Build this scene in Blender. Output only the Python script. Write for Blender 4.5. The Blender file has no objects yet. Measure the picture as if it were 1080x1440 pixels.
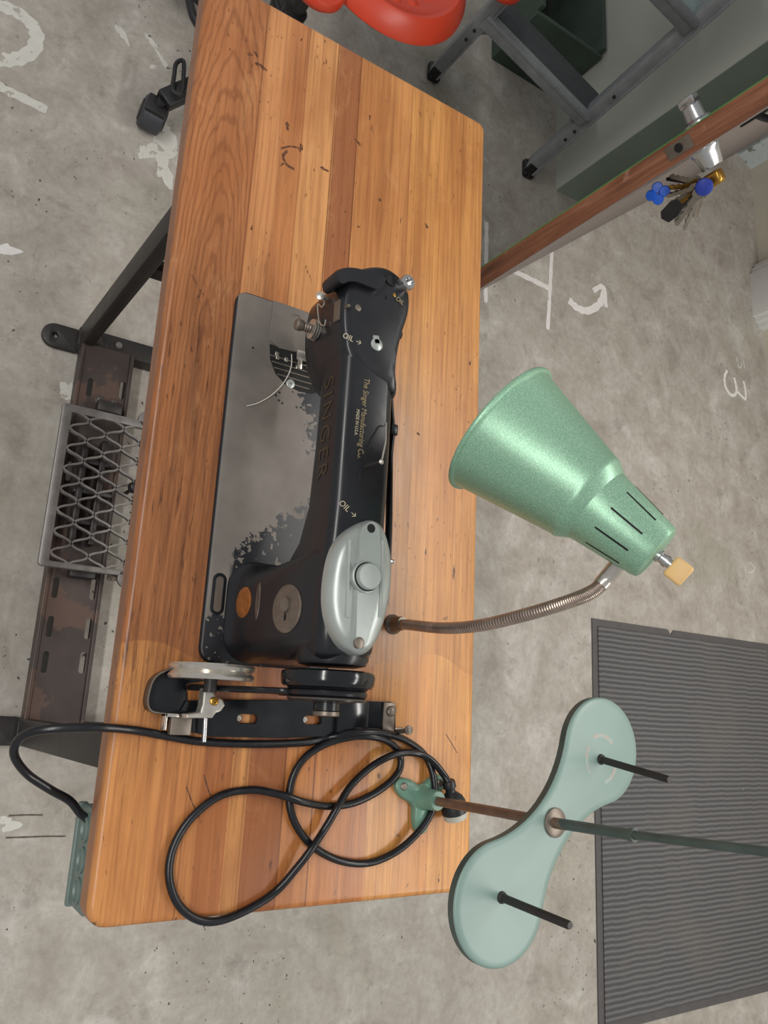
import bpy, bmesh, math, random
from mathutils import Vector, Matrix, Quaternion
random.seed(7)
PI = math.pi
SC = bpy.context.scene
COL = SC.collection

# ---------------------------------------------------------------- camera
CAM_POS = Vector((0.98726, -0.23470, 1.63554))
ROWS = ((-0.04837159, 0.83401905, 0.54961115),      # image right
        (0.96848101, 0.17377287, -0.17845876),      # image down
        (-0.24434551, 0.52365563, -0.81613728))     # view direction
FOC = 1097.91
cd = bpy.data.cameras.new('camera')
cam = bpy.data.objects.new('camera', cd)
COL.objects.link(cam)
rx, dn, fw = (Vector(r) for r in ROWS)
m = Matrix((rx, -dn, -fw)).transposed().to_4x4()
m.translation = CAM_POS
cam.matrix_world = m
cd.sensor_fit = 'VERTICAL'
cd.sensor_height = 24.0
cd.sensor_width = 18.0
cd.lens = 24.0 * FOC / 1440.0
cd.clip_start = 0.02
SC.camera = cam

def ray(px, py):
    return rx * ((px - 540) / FOC) + dn * ((py - 720) / FOC) + fw
def at(px, py, z=0.0):
    d = ray(px, py)
    return CAM_POS + d * ((z - CAM_POS.z) / d.z)
def aty(px, py, y):
    d = ray(px, py)
    return CAM_POS + d * ((y - CAM_POS.y) / d.y)

# ---------------------------------------------------------------- world, lights, exposure
def lin(c):
    return tuple(((v / 255) / 12.92 if v / 255 <= 0.04045 else ((v / 255 + 0.055) / 1.055) ** 2.4) for v in c)
w = bpy.data.worlds.new('world')
SC.world = w
w.use_nodes = True
bg = w.node_tree.nodes['Background']
bg.inputs[0].default_value = (*lin((236, 238, 240)), 1)
bg.inputs[1].default_value = 0.40

def area(name, loc, target, sx, sy, power, color=(1, 0.97, 0.93)):
    l = bpy.data.lights.new(name, 'AREA')
    l.shape = 'RECTANGLE'; l.size = sx; l.size_y = sy
    l.energy = power; l.color = color
    o = bpy.data.objects.new(name, l); COL.objects.link(o)
    o.location = loc
    o.rotation_euler = (Vector(target) - Vector(loc)).to_track_quat('-Z', 'Y').to_euler()
    return o
area('ceiling_tube_light', (0.35, 1.75, 2.5), (0.35, 1.75, 0), 1.3, 0.20, 21)
area('ceiling_tube_light', (1.75, 1.75, 2.5), (1.75, 1.75, 0), 1.3, 0.20, 19)
area('ceiling_tube_light', (0.10, -1.20, 2.5), (0.10, -1.20, 0), 1.2, 0.16, 21)
area('ceiling_tube_light', (1.35, -1.20, 2.5), (1.35, -1.20, 0), 1.2, 0.16, 19)

SC.view_settings.view_transform = 'Standard'
SC.view_settings.look = 'None'
SC.view_settings.exposure = 0.13
SC.view_settings.gamma = 1.0
SC.view_settings.use_curve_mapping = False

# ---------------------------------------------------------------- materials
def newmat(name):
    mt = bpy.data.materials.new(name)
    mt.use_nodes = True
    nt = mt.node_tree
    return mt, nt, nt.nodes['Principled BSDF']
class N:
    """small node-graph helper"""
    def __init__(s, nt): s.nt = nt
    def new(s, t, **kw):
        n = s.nt.nodes.new(t)
        for k, v in kw.items(): setattr(n, k, v)
        return n
    def link(s, a, b): s.nt.links.new(a, b)
    def val(s, x, sock):
        if isinstance(x, (int, float)): sock.default_value = x
        elif isinstance(x, (tuple, list)): sock.default_value = x if len(x) == len(sock.default_value) else (*x, 1)
        else: s.link(x, sock)
    def math(s, op, a, b=0.0, c=None):
        n = s.new('ShaderNodeMath', operation=op)
        s.val(a, n.inputs[0]); s.val(b, n.inputs[1])
        if c is not None: s.val(c, n.inputs[2])
        return n.outputs[0]
    def mix(s, f, a, b, mode='MIX'):
        n = s.new('ShaderNodeMix', data_type='RGBA', blend_type=mode)
        s.val(f, n.inputs[0]); s.val(a, n.inputs[6]); s.val(b, n.inputs[7])
        return n.outputs[2]
    def coord(s, scale=(1, 1, 1), off=(0, 0, 0)):
        tc = s.new('ShaderNodeTexCoord')
        mp = s.new('ShaderNodeMapping')
        mp.inputs['Scale'].default_value = scale
        mp.inputs['Location'].default_value = off
        s.link(tc.outputs['Object'], mp.inputs[0])
        return mp.outputs[0]
    def noise(s, vec, scale, detail=4, rough=0.55, dist=0.0):
        n = s.new('ShaderNodeTexNoise')
        n.inputs['Scale'].default_value = scale
        n.inputs['Detail'].default_value = detail
        n.inputs['Roughness'].default_value = rough
        n.inputs['Distortion'].default_value = dist
        s.link(vec, n.inputs['Vector'])
        return n.outputs[0]
    def step(s, x, a, b):
        n = s.new('ShaderNodeMapRange')
        s.val(x, n.inputs[0])
        n.inputs[1].default_value = a; n.inputs[2].default_value = b
        n.inputs[3].default_value = 0; n.inputs[4].default_value = 1
        return n.outputs[0]
    def ramp(s, x, stops, interp='CONSTANT'):
        n = s.new('ShaderNodeValToRGB')
        r = n.color_ramp
        r.interpolation = interp
        while len(r.elements) > 1: r.elements.remove(r.elements[-1])
        r.elements[0].position = stops[0][0]; r.elements[0].color = (*stops[0][1], 1)
        for p, c in stops[1:]:
            e = r.elements.new(p); e.color = (*c, 1)
        s.link(x, n.inputs[0])
        return n.outputs[0]
    def bump(s, h, strength, dist, bsdf):
        n = s.new('ShaderNodeBump')
        n.inputs['Strength'].default_value = strength
        n.inputs['Distance'].default_value = dist
        s.link(h, n.inputs['Height'])
        s.link(n.outputs[0], bsdf.inputs['Normal'])

def simple(name, rgb, rough=0.5, metal=0.0, var=0.12, scale=30.0, worn=None, wornamt=0.62, wscale=40.0, coat=0.0, bump=0.0):
    """plain painted / metal surface with slight mottling and optional worn patches"""
    mt, nt, b = newmat(name)
    g = N(nt)
    v = g.coord()
    n = g.noise(v, scale, 5)
    base = lin(rgb)
    dark = tuple(c * (1 - var) for c in base); lite = tuple(min(1, c * (1 + var)) for c in base)
    c = g.mix(g.step(n, 0.3, 0.7), dark, lite)
    if worn:
        wn = g.noise(v, wscale, 6, 0.6)
        c = g.mix(g.step(wn, wornamt, wornamt + 0.03), c, lin(worn))
    g.link(c, b.inputs['Base Color'])
    r = g.step(n, 0.2, 0.8)
    g.link(g.math('MULTIPLY_ADD', r, 0.15, rough - 0.07), b.inputs['Roughness'])
    b.inputs['Metallic'].default_value = metal
    b.inputs['Coat Weight'].default_value = coat
    if bump: g.bump(n, bump, 0.001, b)
    return mt

def mat_floor():
    mt, nt, b = newmat('concrete')
    g = N(nt)
    v = g.coord()
    big = g.noise(v, 1.6, 6, 0.6, 0.4)
    mid = g.noise(v, 9, 9, 0.68, 0.5)
    fine = g.noise(v, 60, 6, 0.72)
    c = g.ramp(g.math('MULTIPLY_ADD', mid, 0.75, g.math('MULTIPLY', big, 0.30)),
               [(0.34, lin((140, 133, 123))), (0.46, lin((164, 157, 147))), (0.56, lin((176, 170, 161))), (0.68, lin((198, 193, 185)))], 'LINEAR')
    # greenish and warm discolourations
    st = g.noise(g.coord((1, 1, 1), (4.2, 1.3, 0)), 2.6, 5, 0.6)
    c = g.mix(g.math('MULTIPLY', g.step(st, 0.55, 0.72), 0.4), c, lin((150, 148, 128)))
    c = g.mix(g.math('MULTIPLY', g.step(fine, 0.35, 0.65), 0.30), c, lin((120, 114, 106)))
    # grey stains
    s2 = g.noise(g.coord((1, 1, 1), (9.1, 3.3, 0)), 13, 8, 0.72, 0.3)
    c = g.mix(g.math('MULTIPLY', g.step(s2, 0.56, 0.68), 0.42), c, lin((112, 106, 98)))
    # dark specks
    sp = g.noise(g.coord((1, 1, 1), (2.0, 7.7, 0)), 62, 3, 0.6)
    gate = g.noise(g.coord((1, 1, 1), (1.0, 2.7, 0)), 3, 2, 0.5)
    c = g.mix(g.math('MULTIPLY', g.step(sp, 0.655, 0.69), g.step(gate, 0.50, 0.60)), c, lin((60, 55, 50)))
    # white lime flecks
    lf = g.noise(g.coord((1, 1, 1), (5.5, 0.4, 0)), 26, 7, 0.72, 1.0)
    c = g.mix(g.math('MULTIPLY', g.step(lf, 0.70, 0.76), 0.6), c, lin((206, 202, 196)))
    g.link(c, b.inputs['Base Color'])
    b.inputs['Roughness'].default_value = 0.72
    g.bump(fine, 0.15, 0.002, b)
    return mt

def mat_wood():
    """laminated board top: staves of different tone along y, grain along x"""
    mt, nt, b = newmat('oiled_wood')
    g = N(nt)
    tc = g.new('ShaderNodeTexCoord')
    sep = g.new('ShaderNodeSeparateXYZ')
    g.link(tc.outputs['Object'], sep.inputs[0])
    X = g.math('ADD', sep.outputs[0], 0.61)
    Y = g.math('ADD', sep.outputs[1], 0.251)
    wob = g.noise(g.coord((2.2, 0.1, 0.1)), 1.0, 1)
    T = g.math('MULTIPLY', g.math('ADD', Y, g.math('MULTIPLY_ADD', wob, 0.006, -0.003)), 2.0)
    L = [(0, (170, 111, 68)), (.092, (196, 136, 86)), (.127, (184, 122, 74)), (.161, (204, 146, 92)), (.211, (152, 96, 60)),
         (.251, (192, 132, 78)), (.30, (198, 138, 82)), (.349, (206, 147, 84)), (.405, (198, 138, 77)), (.455, (202, 143, 81))]
    Rr = [(0, (200, 138, 80)), (.055, (196, 132, 76)), (.106, (176, 110, 63)), (.141, (207, 146, 86)), (.164, (152, 93, 55)), (.209, (199, 131, 74)),
          (.258, (192, 123, 67)), (.33, (212, 149, 82)), (.38, (206, 141, 76)), (.426, (220, 158, 90))]
    cl = g.ramp(T, [(p * 2, lin(c)) for p, c in L])
    cr = g.ramp(T, [(p * 2, lin(c)) for p, c in Rr])
    joint = g.noise(g.coord((0.001, 9, 0.001)), 1.0, 0)
    mk = g.step(g.math('ADD', X, g.math('MULTIPLY', joint, 0.12)), 0.985, 0.987)
    c = g.mix(mk, cl, cr)
    # dark glue lines between staves
    for yb, dark in ((.092, .5), (.161, .35), (.211, .8), (.251, .8), (.349, .3), (.455, .3), (.302, .2)):
        d = g.math('ABSOLUTE', g.math('SUBTRACT', g.math('MULTIPLY', T, 0.5), yb))
        ln = g.math('SUBTRACT', 1.0, g.step(d, 0.0004, 0.0016))
        c = g.mix(g.math('MULTIPLY', ln, dark), c, lin((92, 50, 26)))
    # long grain streaks
    g1 = g.noise(g.coord((2.0, 55, 20)), 1.0, 6, 0.65, 0.6)
    g2 = g.noise(g.coord((5.0, 230, 60)), 1.0, 4, 0.6)
    c = g.mix(g.math('MULTIPLY', g.step(g1, 0.42, 0.68), 0.50), c, lin((128, 74, 40)))
    c = g.mix(g.math('MULTIPLY', g.step(g2, 0.46, 0.72), 0.50), c, lin((118, 66, 34)))
    # cathedral figure on the front board
    wv = g.noise(g.coord((5, 22, 1)), 1.0, 5)
    xx = g.math('MULTIPLY', g.math('SUBTRACT', X, 0.60), 0.105)
    yy = g.math('SUBTRACT', Y, 0.052)
    rr = g.math('SQRT', g.math('ADD', g.math('MULTIPLY', xx, xx), g.math('MULTIPLY', yy, yy)))
    ring = g.math('SINE', g.math('ADD', g.math('MULTIPLY', rr, 1250.0), g.math('MULTIPLY', wv, 26.0)))
    cm = g.math('MULTIPLY', g.step(ring, 0.2, 1.0), g.math('SUBTRACT', 1.0, g.step(Y, 0.088, 0.092)))
    cm = g.math('MULTIPLY', cm, g.math('SUBTRACT', 1.0, g.step(X, 0.55, 0.85)))
    c = g.mix(g.math('MULTIPLY', cm, 0.50), c, lin((112, 64, 34)))
    # blotchy oil darkening around the working area and fine wear
    bl = g.noise(g.coord((3, 5, 1)), 1.6, 5, 0.6, 0.5)
    c = g.mix(g.math('MULTIPLY', g.step(bl, 0.46, 0.7), 0.5), c, lin((150, 88, 46)))
    lt = g.noise(g.coord((4, 9, 1), (3, 8, 1)), 2.0, 6, 0.7, 0.8)
    c = g.mix(g.math('MULTIPLY', g.step(lt, 0.58, 0.75), 0.30), c, lin((214, 164, 112)))
    # edge faces of the slab, mixed towards dark brown below the top
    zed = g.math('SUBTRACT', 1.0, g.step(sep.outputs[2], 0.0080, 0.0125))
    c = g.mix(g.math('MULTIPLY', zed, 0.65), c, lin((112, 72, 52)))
    # hand-worn, oil-darkened grain along the front where the work was fed
    wz = g.math('MULTIPLY', g.math('SUBTRACT', 1.0, g.step(Y, 0.14, 0.24)), g.math('MULTIPLY', g.step(X, 0.36, 0.55), g.math('SUBTRACT', 1.0, g.step(X, 0.95, 1.12))))
    g3 = g.noise(g.coord((4.5, 130, 40), (2, 1, 0)), 1.0, 5, 0.7, 0.3)
    c = g.mix(g.math('MULTIPLY', g.math('MULTIPLY', g.step(g3, 0.42, 0.60), wz), 0.62), c, lin((104, 62, 36)))
    g4 = g.noise(g.coord((16, 210, 40), (5, 1, 0)), 1.0, 4, 0.65, 0.2)
    c = g.mix(g.math('MULTIPLY', g.step(g4, 0.58, 0.68), g.math('MULTIPLY_ADD', wz, 0.6, 0.18)), c, lin((74, 42, 24)))
    # pits and ink-dark nicks, elongated along the grain
    p1 = g.noise(g.coord((60, 190, 60)), 1.0, 3, 0.6)
    gate = g.noise(g.coord((5, 8, 1), (1.5, 4, 0)), 1.0, 3, 0.6)
    c = g.mix(g.math('MULTIPLY', g.step(p1, 0.65, 0.70), g.step(gate, 0.44, 0.60)), c, lin((70, 38, 22)))
    p2 = g.noise(g.coord((22, 40, 10), (6.1, 2.4, 0)), 1.0, 3, 0.6, 0.6)
    c = g.mix(g.math('MULTIPLY', g.step(p2, 0.69, 0.75), 0.9), c, lin((58, 34, 22)))
    g.link(c, b.inputs['Base Color'])
    g.link(g.math('MULTIPLY_ADD', lt, 0.25, 0.22), b.inputs['Roughness'])
    b.inputs['Specular IOR Level'].default_value = 0.40
    b.inputs['Coat Weight'].default_value = 0.08
    b.inputs['Coat Roughness'].default_value = 0.28
    g.bump(g1, 0.12, 0.0008, b)
    return mt

def mat_bed():
    """japanned bed plate worn to bare brown-grey iron except round the pillar and under the needle arm"""
    mt, nt, b = newmat('worn_japanned_iron')
    g = N(nt)
    tc = g.new('ShaderNodeTexCoord')
    sep = g.new('ShaderNodeSeparateXYZ')
    g.link(tc.outputs['Object'], sep.inputs[0])
    X = g.math('ADD', sep.outputs[0], 0.7065)
    Y = g.math('ADD', sep.outputs[1], 0.176)
    v = g.coord()
    n = g.noise(v, 9, 6, 0.6)
    c = g.mix(g.step(n, 0.3, 0.7), lin((98, 91, 85)), lin((128, 121, 114)))
    fl = g.noise(v, 62, 5, 0.66, 0.5)
    fw_ = g.math('MULTIPLY_ADD', fl, 0.12, -0.060)
    # right end, around the pillar
    d1 = g.math('ADD', g.math('SUBTRACT', X, 0.813), g.math('MULTIPLY', g.math('SUBTRACT', Y, 0.12), 0.85))
    d1 = g.math('ADD', d1, fw_)
    d1b = g.math('ADD', g.math('SUBTRACT', X, 0.892), g.math('MULTIPLY', fw_, 0.25))
    front = g.math('SUBTRACT', 1.0, g.step(Y, 0.112, 0.118))
    m1 = g.math('MULTIPLY', g.step(d1, -0.001, 0.001), g.math('SUBTRACT', 1.0, front))
    m1 = g.math('MAXIMUM', m1, g.step(d1b, -0.001, 0.001))
    # under the needle arm
    d2 = g.math('ADD', g.math('SUBTRACT', Y, g.math('MULTIPLY_ADD', g.math('ABSOLUTE', g.math('SUBTRACT', X, 0.59)), 0.38, 0.189)), fw_)
    m2 = g.step(d2, -0.001, 0.001)
    # front edge and rim
    rim = g.math('SUBTRACT', 1.0, g.step(Y, 0.0890, 0.0895))
    mk = g.math('MAXIMUM', g.math('MAXIMUM', m1, m2), rim)
    mk = g.math('MAXIMUM', mk, g.math('SUBTRACT', 1.0, g.step(X, 0.4698, 0.4705)))
    chip = g.noise(g.coord((1, 1, 1), (3, 1, 2)), 120, 1)
    mk = g.math('MULTIPLY', mk, g.math('SUBTRACT', 1.0, g.math('MULTIPLY', g.step(chip, 0.66, 0.68), g.math('SUBTRACT', 1.0, rim))))
    c = g.mix(mk, c, lin((24, 25, 30)))
    g.link(c, b.inputs['Base Color'])
    g.link(g.math('MULTIPLY_ADD', mk, -0.16, 0.56), b.inputs['Roughness'])
    g.link(g.math('MULTIPLY_ADD', mk, -0.18, 0.18), b.inputs['Metallic'])
    return mt

def mat_mat():
    mt, nt, b = newmat('ribbed_carpet')
    g = N(nt)
    tc = g.new('ShaderNodeTexCoord')
    sep = g.new('ShaderNodeSeparateXYZ')
    g.link(tc.outputs['Object'], sep.inputs[0])
    wob = g.noise(g.coord((2, 14, 1)), 1.0, 3)
    ph = g.math('MULTIPLY', g.math('MULTIPLY_ADD', wob, 0.009, sep.outputs[0]), 2 * PI / 0.0150)
    rib = g.step(g.math('SINE', ph), -0.8, 0.9)
    fuzz = g.noise(g.coord((160, 60, 60)), 1.0, 5, 0.7)
    c = g.mix(rib, lin((70, 70, 72)), lin((112, 111, 111)))
    c = g.mix(g.math('MULTIPLY', g.step(fuzz, 0.3, 0.7), 0.5), c, lin((90, 88, 88)))
    dirt = g.noise(g.coord((1, 1, 1)), 4, 5)
    c = g.mix(g.math('MULTIPLY', g.step(dirt, 0.5, 0.75), 0.35), c, lin((112, 108, 98)))
    wf = g.noise(g.coord((1, 1, 1), (3.3, 4, 0)), 30, 2)
    c = g.mix(g.step(wf, 0.78, 0.80), c, lin((200, 198, 190)))
    g.link(c, b.inputs['Base Color'])
    b.inputs['Roughness'].default_value = 0.95
    g.bump(g.math('ADD', rib, g.math('MULTIPLY', fuzz, 0.4)), 0.6, 0.003, b)
    return mt

def mat_hammer():
    mt, nt, b = newmat('hammertone_green')
    g = N(nt)
    v = g.coord()
    n = g.noise(v, 800, 3, 0.65)
    c = g.mix(g.step(n, 0.35, 0.68), lin((122, 166, 136)), lin((168, 206, 180)))
    g.link(c, b.inputs['Base Color'])
    b.inputs['Metallic'].default_value = 0.42
    b.inputs['Roughness'].default_value = 0.37
    g.bump(n, 0.18, 0.0004, b)
    return mt

def mat_edge():
    mt, nt, b = newmat('raw_door_timber')
    g = N(nt)
    n = g.noise(g.coord((40, 40, 3)), 1.0, 6, 0.65, 0.5)
    c = g.ramp(n, [(0.3, lin((96, 58, 40))), (0.5, lin((134, 84, 58))), (0.68, lin((164, 112, 84)))], 'LINEAR')
    sc = g.noise(g.coord((1, 1, 1)), 22, 6, 0.7)
    c = g.mix(g.math('MULTIPLY', g.step(sc, 0.62, 0.7), 0.6), c, lin((178, 136, 112)))
    g.link(c, b.inputs['Base Color'])
    b.inputs['Roughness'].default_value = 0.7
    return mt

M = dict(
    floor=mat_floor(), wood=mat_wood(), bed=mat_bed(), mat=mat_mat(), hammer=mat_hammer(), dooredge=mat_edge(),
    japan=simple('black_japan', (26, 27, 31), 0.29, 0, 0.2, 14, worn=(88, 84, 80), wornamt=0.735, wscale=55),
    japan_plain=simple('black_enamel', (22, 24, 28), 0.16, 0, 0.2, 20),
    iron=simple('dark_steel', (52, 49, 48), 0.45, 0.35, 0.2, 22, worn=(84, 76, 70), wornamt=0.66, wscale=20),
    rust=simple('rusty_dark_steel', (70, 61, 58), 0.45, 0.35, 0.22, 12, worn=(92, 74, 66), wornamt=0.56, wscale=9),
    cast=simple('worn_cast_iron', (128, 124, 121), 0.42, 0.45, 0.18, 40),
    nickel=simple('nickel', (206, 200, 190), 0.24, 0.8, 0.1, 60),
    steel=simple('bright_steel', (196, 196, 196), 0.22, 0.95, 0.08, 40),
    dullsteel=simple('dull_steel', (128, 118, 108), 0.42, 0.7, 0.15, 40),
    slide=simple('worn_slide_plate', (128, 120, 113), 0.36, 0.55, 0.15, 18),
    copper=simple('tarnished_flex', (176, 160, 148), 0.3, 0.8, 0.2, 50),
    polebrown=simple('browned_steel', (122, 100, 86), 0.4, 0.4, 0.2, 60),
    silver=simple('aluminium_paint', (168, 174, 170), 0.34, 0.45, 0.1, 16, worn=(96, 98, 96), wornamt=0.70, wscale=48),
    brass=simple('brass', (176, 134, 62), 0.28, 0.9, 0.15, 60),
    badge=simple('worn_brass_badge', (150, 92, 44), 0.45, 0.4, 0.3, 160),
    plate_=simple('worn_number_plate', (96, 84, 76), 0.45, 0.5, 0.25, 140),
    green=simple('old_green_enamel', (126, 150, 142), 0.34, 0, 0.06, 9, worn=(110, 132, 122), wornamt=0.66, wscale=16),
    greenrim=simple('dark_green_edge', (70, 80, 75), 0.45, 0, 0.2, 30, worn=(108, 98, 88), wornamt=0.68, wscale=40),
    greencast=simple('green_casting', (106, 142, 124), 0.34, 0, 0.12, 40, worn=(134, 160, 142), wornamt=0.66, wscale=60),
    boxgreen=simple('grey_green_box', (98, 114, 108), 0.4, 0, 0.12, 40, worn=(130, 134, 124), wornamt=0.68, wscale=60),
    rubber=simple('black_rubber', (21, 21, 25), 0.29, 0, 0.15, 60),
    blackpl=simple('black_plastic', (30, 29, 30), 0.42, 0, 0.15, 30),
    tyre=simple('caster_tread', (58, 58, 63), 0.5, 0, 0.1, 40),
    orange=simple('orange_plastic', (196, 62, 36), 0.35, 0, 0.1, 6),
    alu=simple('scuffed_aluminium', (150, 154, 156), 0.45, 0.35, 0.12, 30, worn=(160, 162, 160), wornamt=0.68, wscale=40),
    aludark=simple('dark_tread', (76, 80, 84), 0.55, 0.3, 0.2, 70, worn=(186, 186, 180), wornamt=0.72, wscale=28),
    galv=simple('galvanised_sheet', (164, 184, 184), 0.45, 0.2, 0.12, 26),
    wall=simple('cream_wall_paint', (176, 178, 168), 0.7, 0, 0.03, 4),
    wallend=simple('green_grey_wall_paint', (148, 163, 150), 0.6, 0, 0.05, 6),
    wallback=simple('warm_wall_paint', (212, 206, 190), 0.7, 0, 0.04, 4),
    trim=simple('white_trim_paint', (236, 237, 234), 0.5, 0, 0.04, 10),
    flaky=simple('flaking_paint', (186, 194, 192), 0.6, 0, 0.06, 10, worn=(120, 124, 112), wornamt=0.60, wscale=26),
    doorface=simple('taupe_door_paint', (128, 118, 115), 0.5, 0, 0.06, 5),
    doorback=simple('green_door_edge', (70, 148, 70), 0.5, 0, 0.1, 10),
    crate=simple('dark_green_crate', (62, 76, 66), 0.7, 0, 0.2, 14, worn=(170, 170, 160), wornamt=0.74, wscale=30),
    cratein=simple('crate_inside', (40, 46, 42), 0.8, 0, 0.2, 14),
    paint=simple('white_floor_paint', (222, 219, 216), 0.6, 0, 0.06, 40, worn=(190, 184, 178), wornamt=0.62, wscale=40),
    paintold=simple('faded_floor_paint', (200, 198, 190), 0.6, 0, 0.06, 40, worn=(168, 162, 152), wornamt=0.58, wscale=30),
    matrub=simple('mat_rubber_border', (82, 79, 79), 0.6, 0, 0.1, 40),
    tan=simple('tan_knob', (224, 184, 122), 0.45, 0, 0.08, 40),
    plugbase=simple('pale_plug_base', (186, 184, 172), 0.5, 0, 0.05, 40),
    blue=simple('blue_plastic', (24, 92, 206), 0.35, 0, 0.15, 60),
    navy=simple('dark_blue_plastic', (26, 48, 138), 0.35, 0, 0.15, 60),
    key=simple('key_metal', (150, 142, 130), 0.3, 0.9, 0.2, 60),
    gold=simple('gold_lettering', (150, 136, 104), 0.5, 0.2, 0.25, 400),
    goldfaint=simple('faded_gold_lettering', (66, 54, 38), 0.45, 0.1, 0.3, 300),
    cream=simple('cream_lettering', (186, 176, 152), 0.5, 0, 0.1, 300),
    hole=simple('dark_recess', (10, 10, 11), 0.7, 0, 0.1, 30),
    white_in=simple('white_enamel', (222, 222, 214), 0.4, 0, 0.03, 10),
    wornpink=simple('worn_undercoat', (168, 158, 150), 0.5, 0, 0.1, 60, worn=(146, 168, 160), wornamt=0.5, wscale=120),
    burn=simple('dark_wood_mark', (82, 50, 32), 0.5, 0, 0.3, 300, worn=(120, 74, 44), wornamt=0.5, wscale=200),
    crack=simple('dark_floor_crack', (92, 86, 78), 0.9, 0, 0.2, 100),
    thread=simple('white_thread', (206, 202, 192), 0.7, 0, 0.03, 10),
    brownworn=simple('bare_metal_patch', (104, 92, 82), 0.4, 0.3, 0.25, 60),
)

# ---------------------------------------------------------------- mesh builders
class MB:
    def __init__(s): s.v = []; s.f = []
    def add(s, vs, fs):
        o = len(s.v)
        s.v += [Vector(p) for p in vs]
        s.f += [tuple(i + o for i in f) for f in fs]
        return s
    def bm(s, b, mtx=None):
        b.verts.index_update()
        vs = [(mtx @ q.co) if mtx else q.co.copy() for q in b.verts]
        s.add(vs, [[q.index for q in f.verts] for f in b.faces])
        b.free()
        return s
    def box(s, lo, hi, bev=0.0, seg=2, mtx=None):
        lo, hi = Vector(lo), Vector(hi)
        b = bmesh.new()
        bmesh.ops.create_cube(b, size=1.0)
        for q in b.verts:
            q.co = Vector(((lo[i] + hi[i]) / 2 + q.co[i] * (hi[i] - lo[i])) for i in range(3))
        if bev > 0:
            bmesh.ops.bevel(b, geom=b.edges[:], offset=bev, segments=seg, affect='EDGES', profile=0.5)
        return s.bm(b, mtx)
    def bar(s, a, b_, wx, wz, bev=0.0, up=(0, 0, 1), seg=2):
        """box-section bar from a to b_; wx across, wz along 'up'"""
        a, b_ = Vector(a), Vector(b_)
        y = (b_ - a); L = y.length; y.normalize()
        x = y.cross(Vector(up)).normalized(); z = x.cross(y).normalized()
        mt = Matrix((x, y, z)).transposed().to_4x4(); mt.translation = a
        return s.box((-wx / 2, 0, -wz / 2), (wx / 2, L, wz / 2), bev, seg, mt)
    def loft(s, rings, cap0=True, cap1=True, closed=False):
        n = len(rings[0]); vs = []; fs = []
        for r in rings: vs += list(r)
        k = len(rings)
        for i in range(k if closed else k - 1):
            j = (i + 1) % k
            for q in range(n):
                q2 = (q + 1) % n
                fs.append((i * n + q, i * n + q2, j * n + q2, j * n + q))
        if not closed:
            if cap0: fs.append(tuple(reversed(range(n))))
            if cap1: fs.append(tuple((k - 1) * n + q for q in range(n)))
        return s.add(vs, fs)
    def sweep(s, pts, rad, n=10, cap=True, closed=False, flat=None):
        pts = [Vector(p) for p in pts]; k = len(pts)
        rads = rad if isinstance(rad, (list, tuple)) else [rad] * k
        tang = []
        for i in range(k):
            if closed: t = pts[(i + 1) % k] - pts[i - 1]
            else: t = pts[min(i + 1, k - 1)] - pts[max(i - 1, 0)]
            tang.append(t.normalized())
        ref = Vector((0, 0, 1)) if abs(tang[0].z) < 0.9 else Vector((1, 0, 0))
        u = tang[0].cross(ref).normalized(); rings = []
        for i in range(k):
            if i:
                q = tang[i - 1].rotation_difference(tang[i]); u = q @ u
            t = tang[i]; u = (u - t * u.dot(t)).normalized(); w_ = t.cross(u)
            fx = flat or (1, 1)
            rings.append([pts[i] + (u * math.cos(a) * fx[0] + w_ * math.sin(a) * fx[1]) * rads[i] for a in (2 * PI * j / n for j in range(n))])
        return s.loft(rings, cap, cap, closed)
    def lathe(s, prof, org, axis, n=32, sx=1.0, cap0=True, cap1=True):
        """prof: list of (radius, height along axis)"""
        org = Vector(org); ax = Vector(axis).normalized()
        ref = Vector((0, 0, 1)) if abs(ax.z) < 0.9 else Vector((1, 0, 0))
        u = ax.cross(ref).normalized(); v = ax.cross(u)
        rings = [[org + ax * h + (u * math.cos(a) * sx + v * math.sin(a)) * max(r, 1e-5) for a in (2 * PI * j / n for j in range(n))] for r, h in prof]
        return s.loft(rings, cap0, cap1)
    def plate(s, outline, holes, z0, z1, bev=0.0, mtx=None):
        """flat plate with real holes"""
        cu = bpy.data.curves.new('tmp', 'CURVE')
        cu.dimensions = '2D'; cu.fill_mode = 'BOTH'
        cu.extrude = max((z1 - z0) / 2 - bev, 1e-6)
        cu.bevel_depth = bev; cu.bevel_resolution = 1; cu.offset = -bev
        for loop in [outline] + list(holes):
            sp = cu.splines.new('POLY')
            sp.points.add(len(loop) - 1)
            for p, q in zip(sp.points, loop): p.co = (q[0], q[1], 0, 1)
            sp.use_cyclic_u = True
        return s._curve(cu, Matrix.Translation((0, 0, (z0 + z1) / 2)) if mtx is None else mtx)
    def text(s, body, size, mtx, depth=0.0002, align='CENTER', shear=0.0, spacing=1.0, xs=1.0):
        cu = bpy.data.curves.new('tmp', 'FONT')
        cu.body = body; cu.size = size; cu.extrude = depth
        cu.align_x = align; cu.align_y = 'CENTER'; cu.shear = shear; cu.space_character = spacing
        return s._curve(cu, mtx @ Matrix.Diagonal((xs, 1, 1, 1)))
    def _curve(s, cu, mtx):
        ob = bpy.data.objects.new('tmp', cu); COL.objects.link(ob)
        dg = bpy.context.evaluated_depsgraph_get(); dg.update()
        me = bpy.data.meshes.new_from_object(ob.evaluated_get(dg))
        s.add([mtx @ v.co for v in me.vertices], [tuple(p.vertices) for p in me.polygons])
        bpy.data.objects.remove(ob); bpy.data.curves.remove(cu); bpy.data.meshes.remove(me)
        return s

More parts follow.
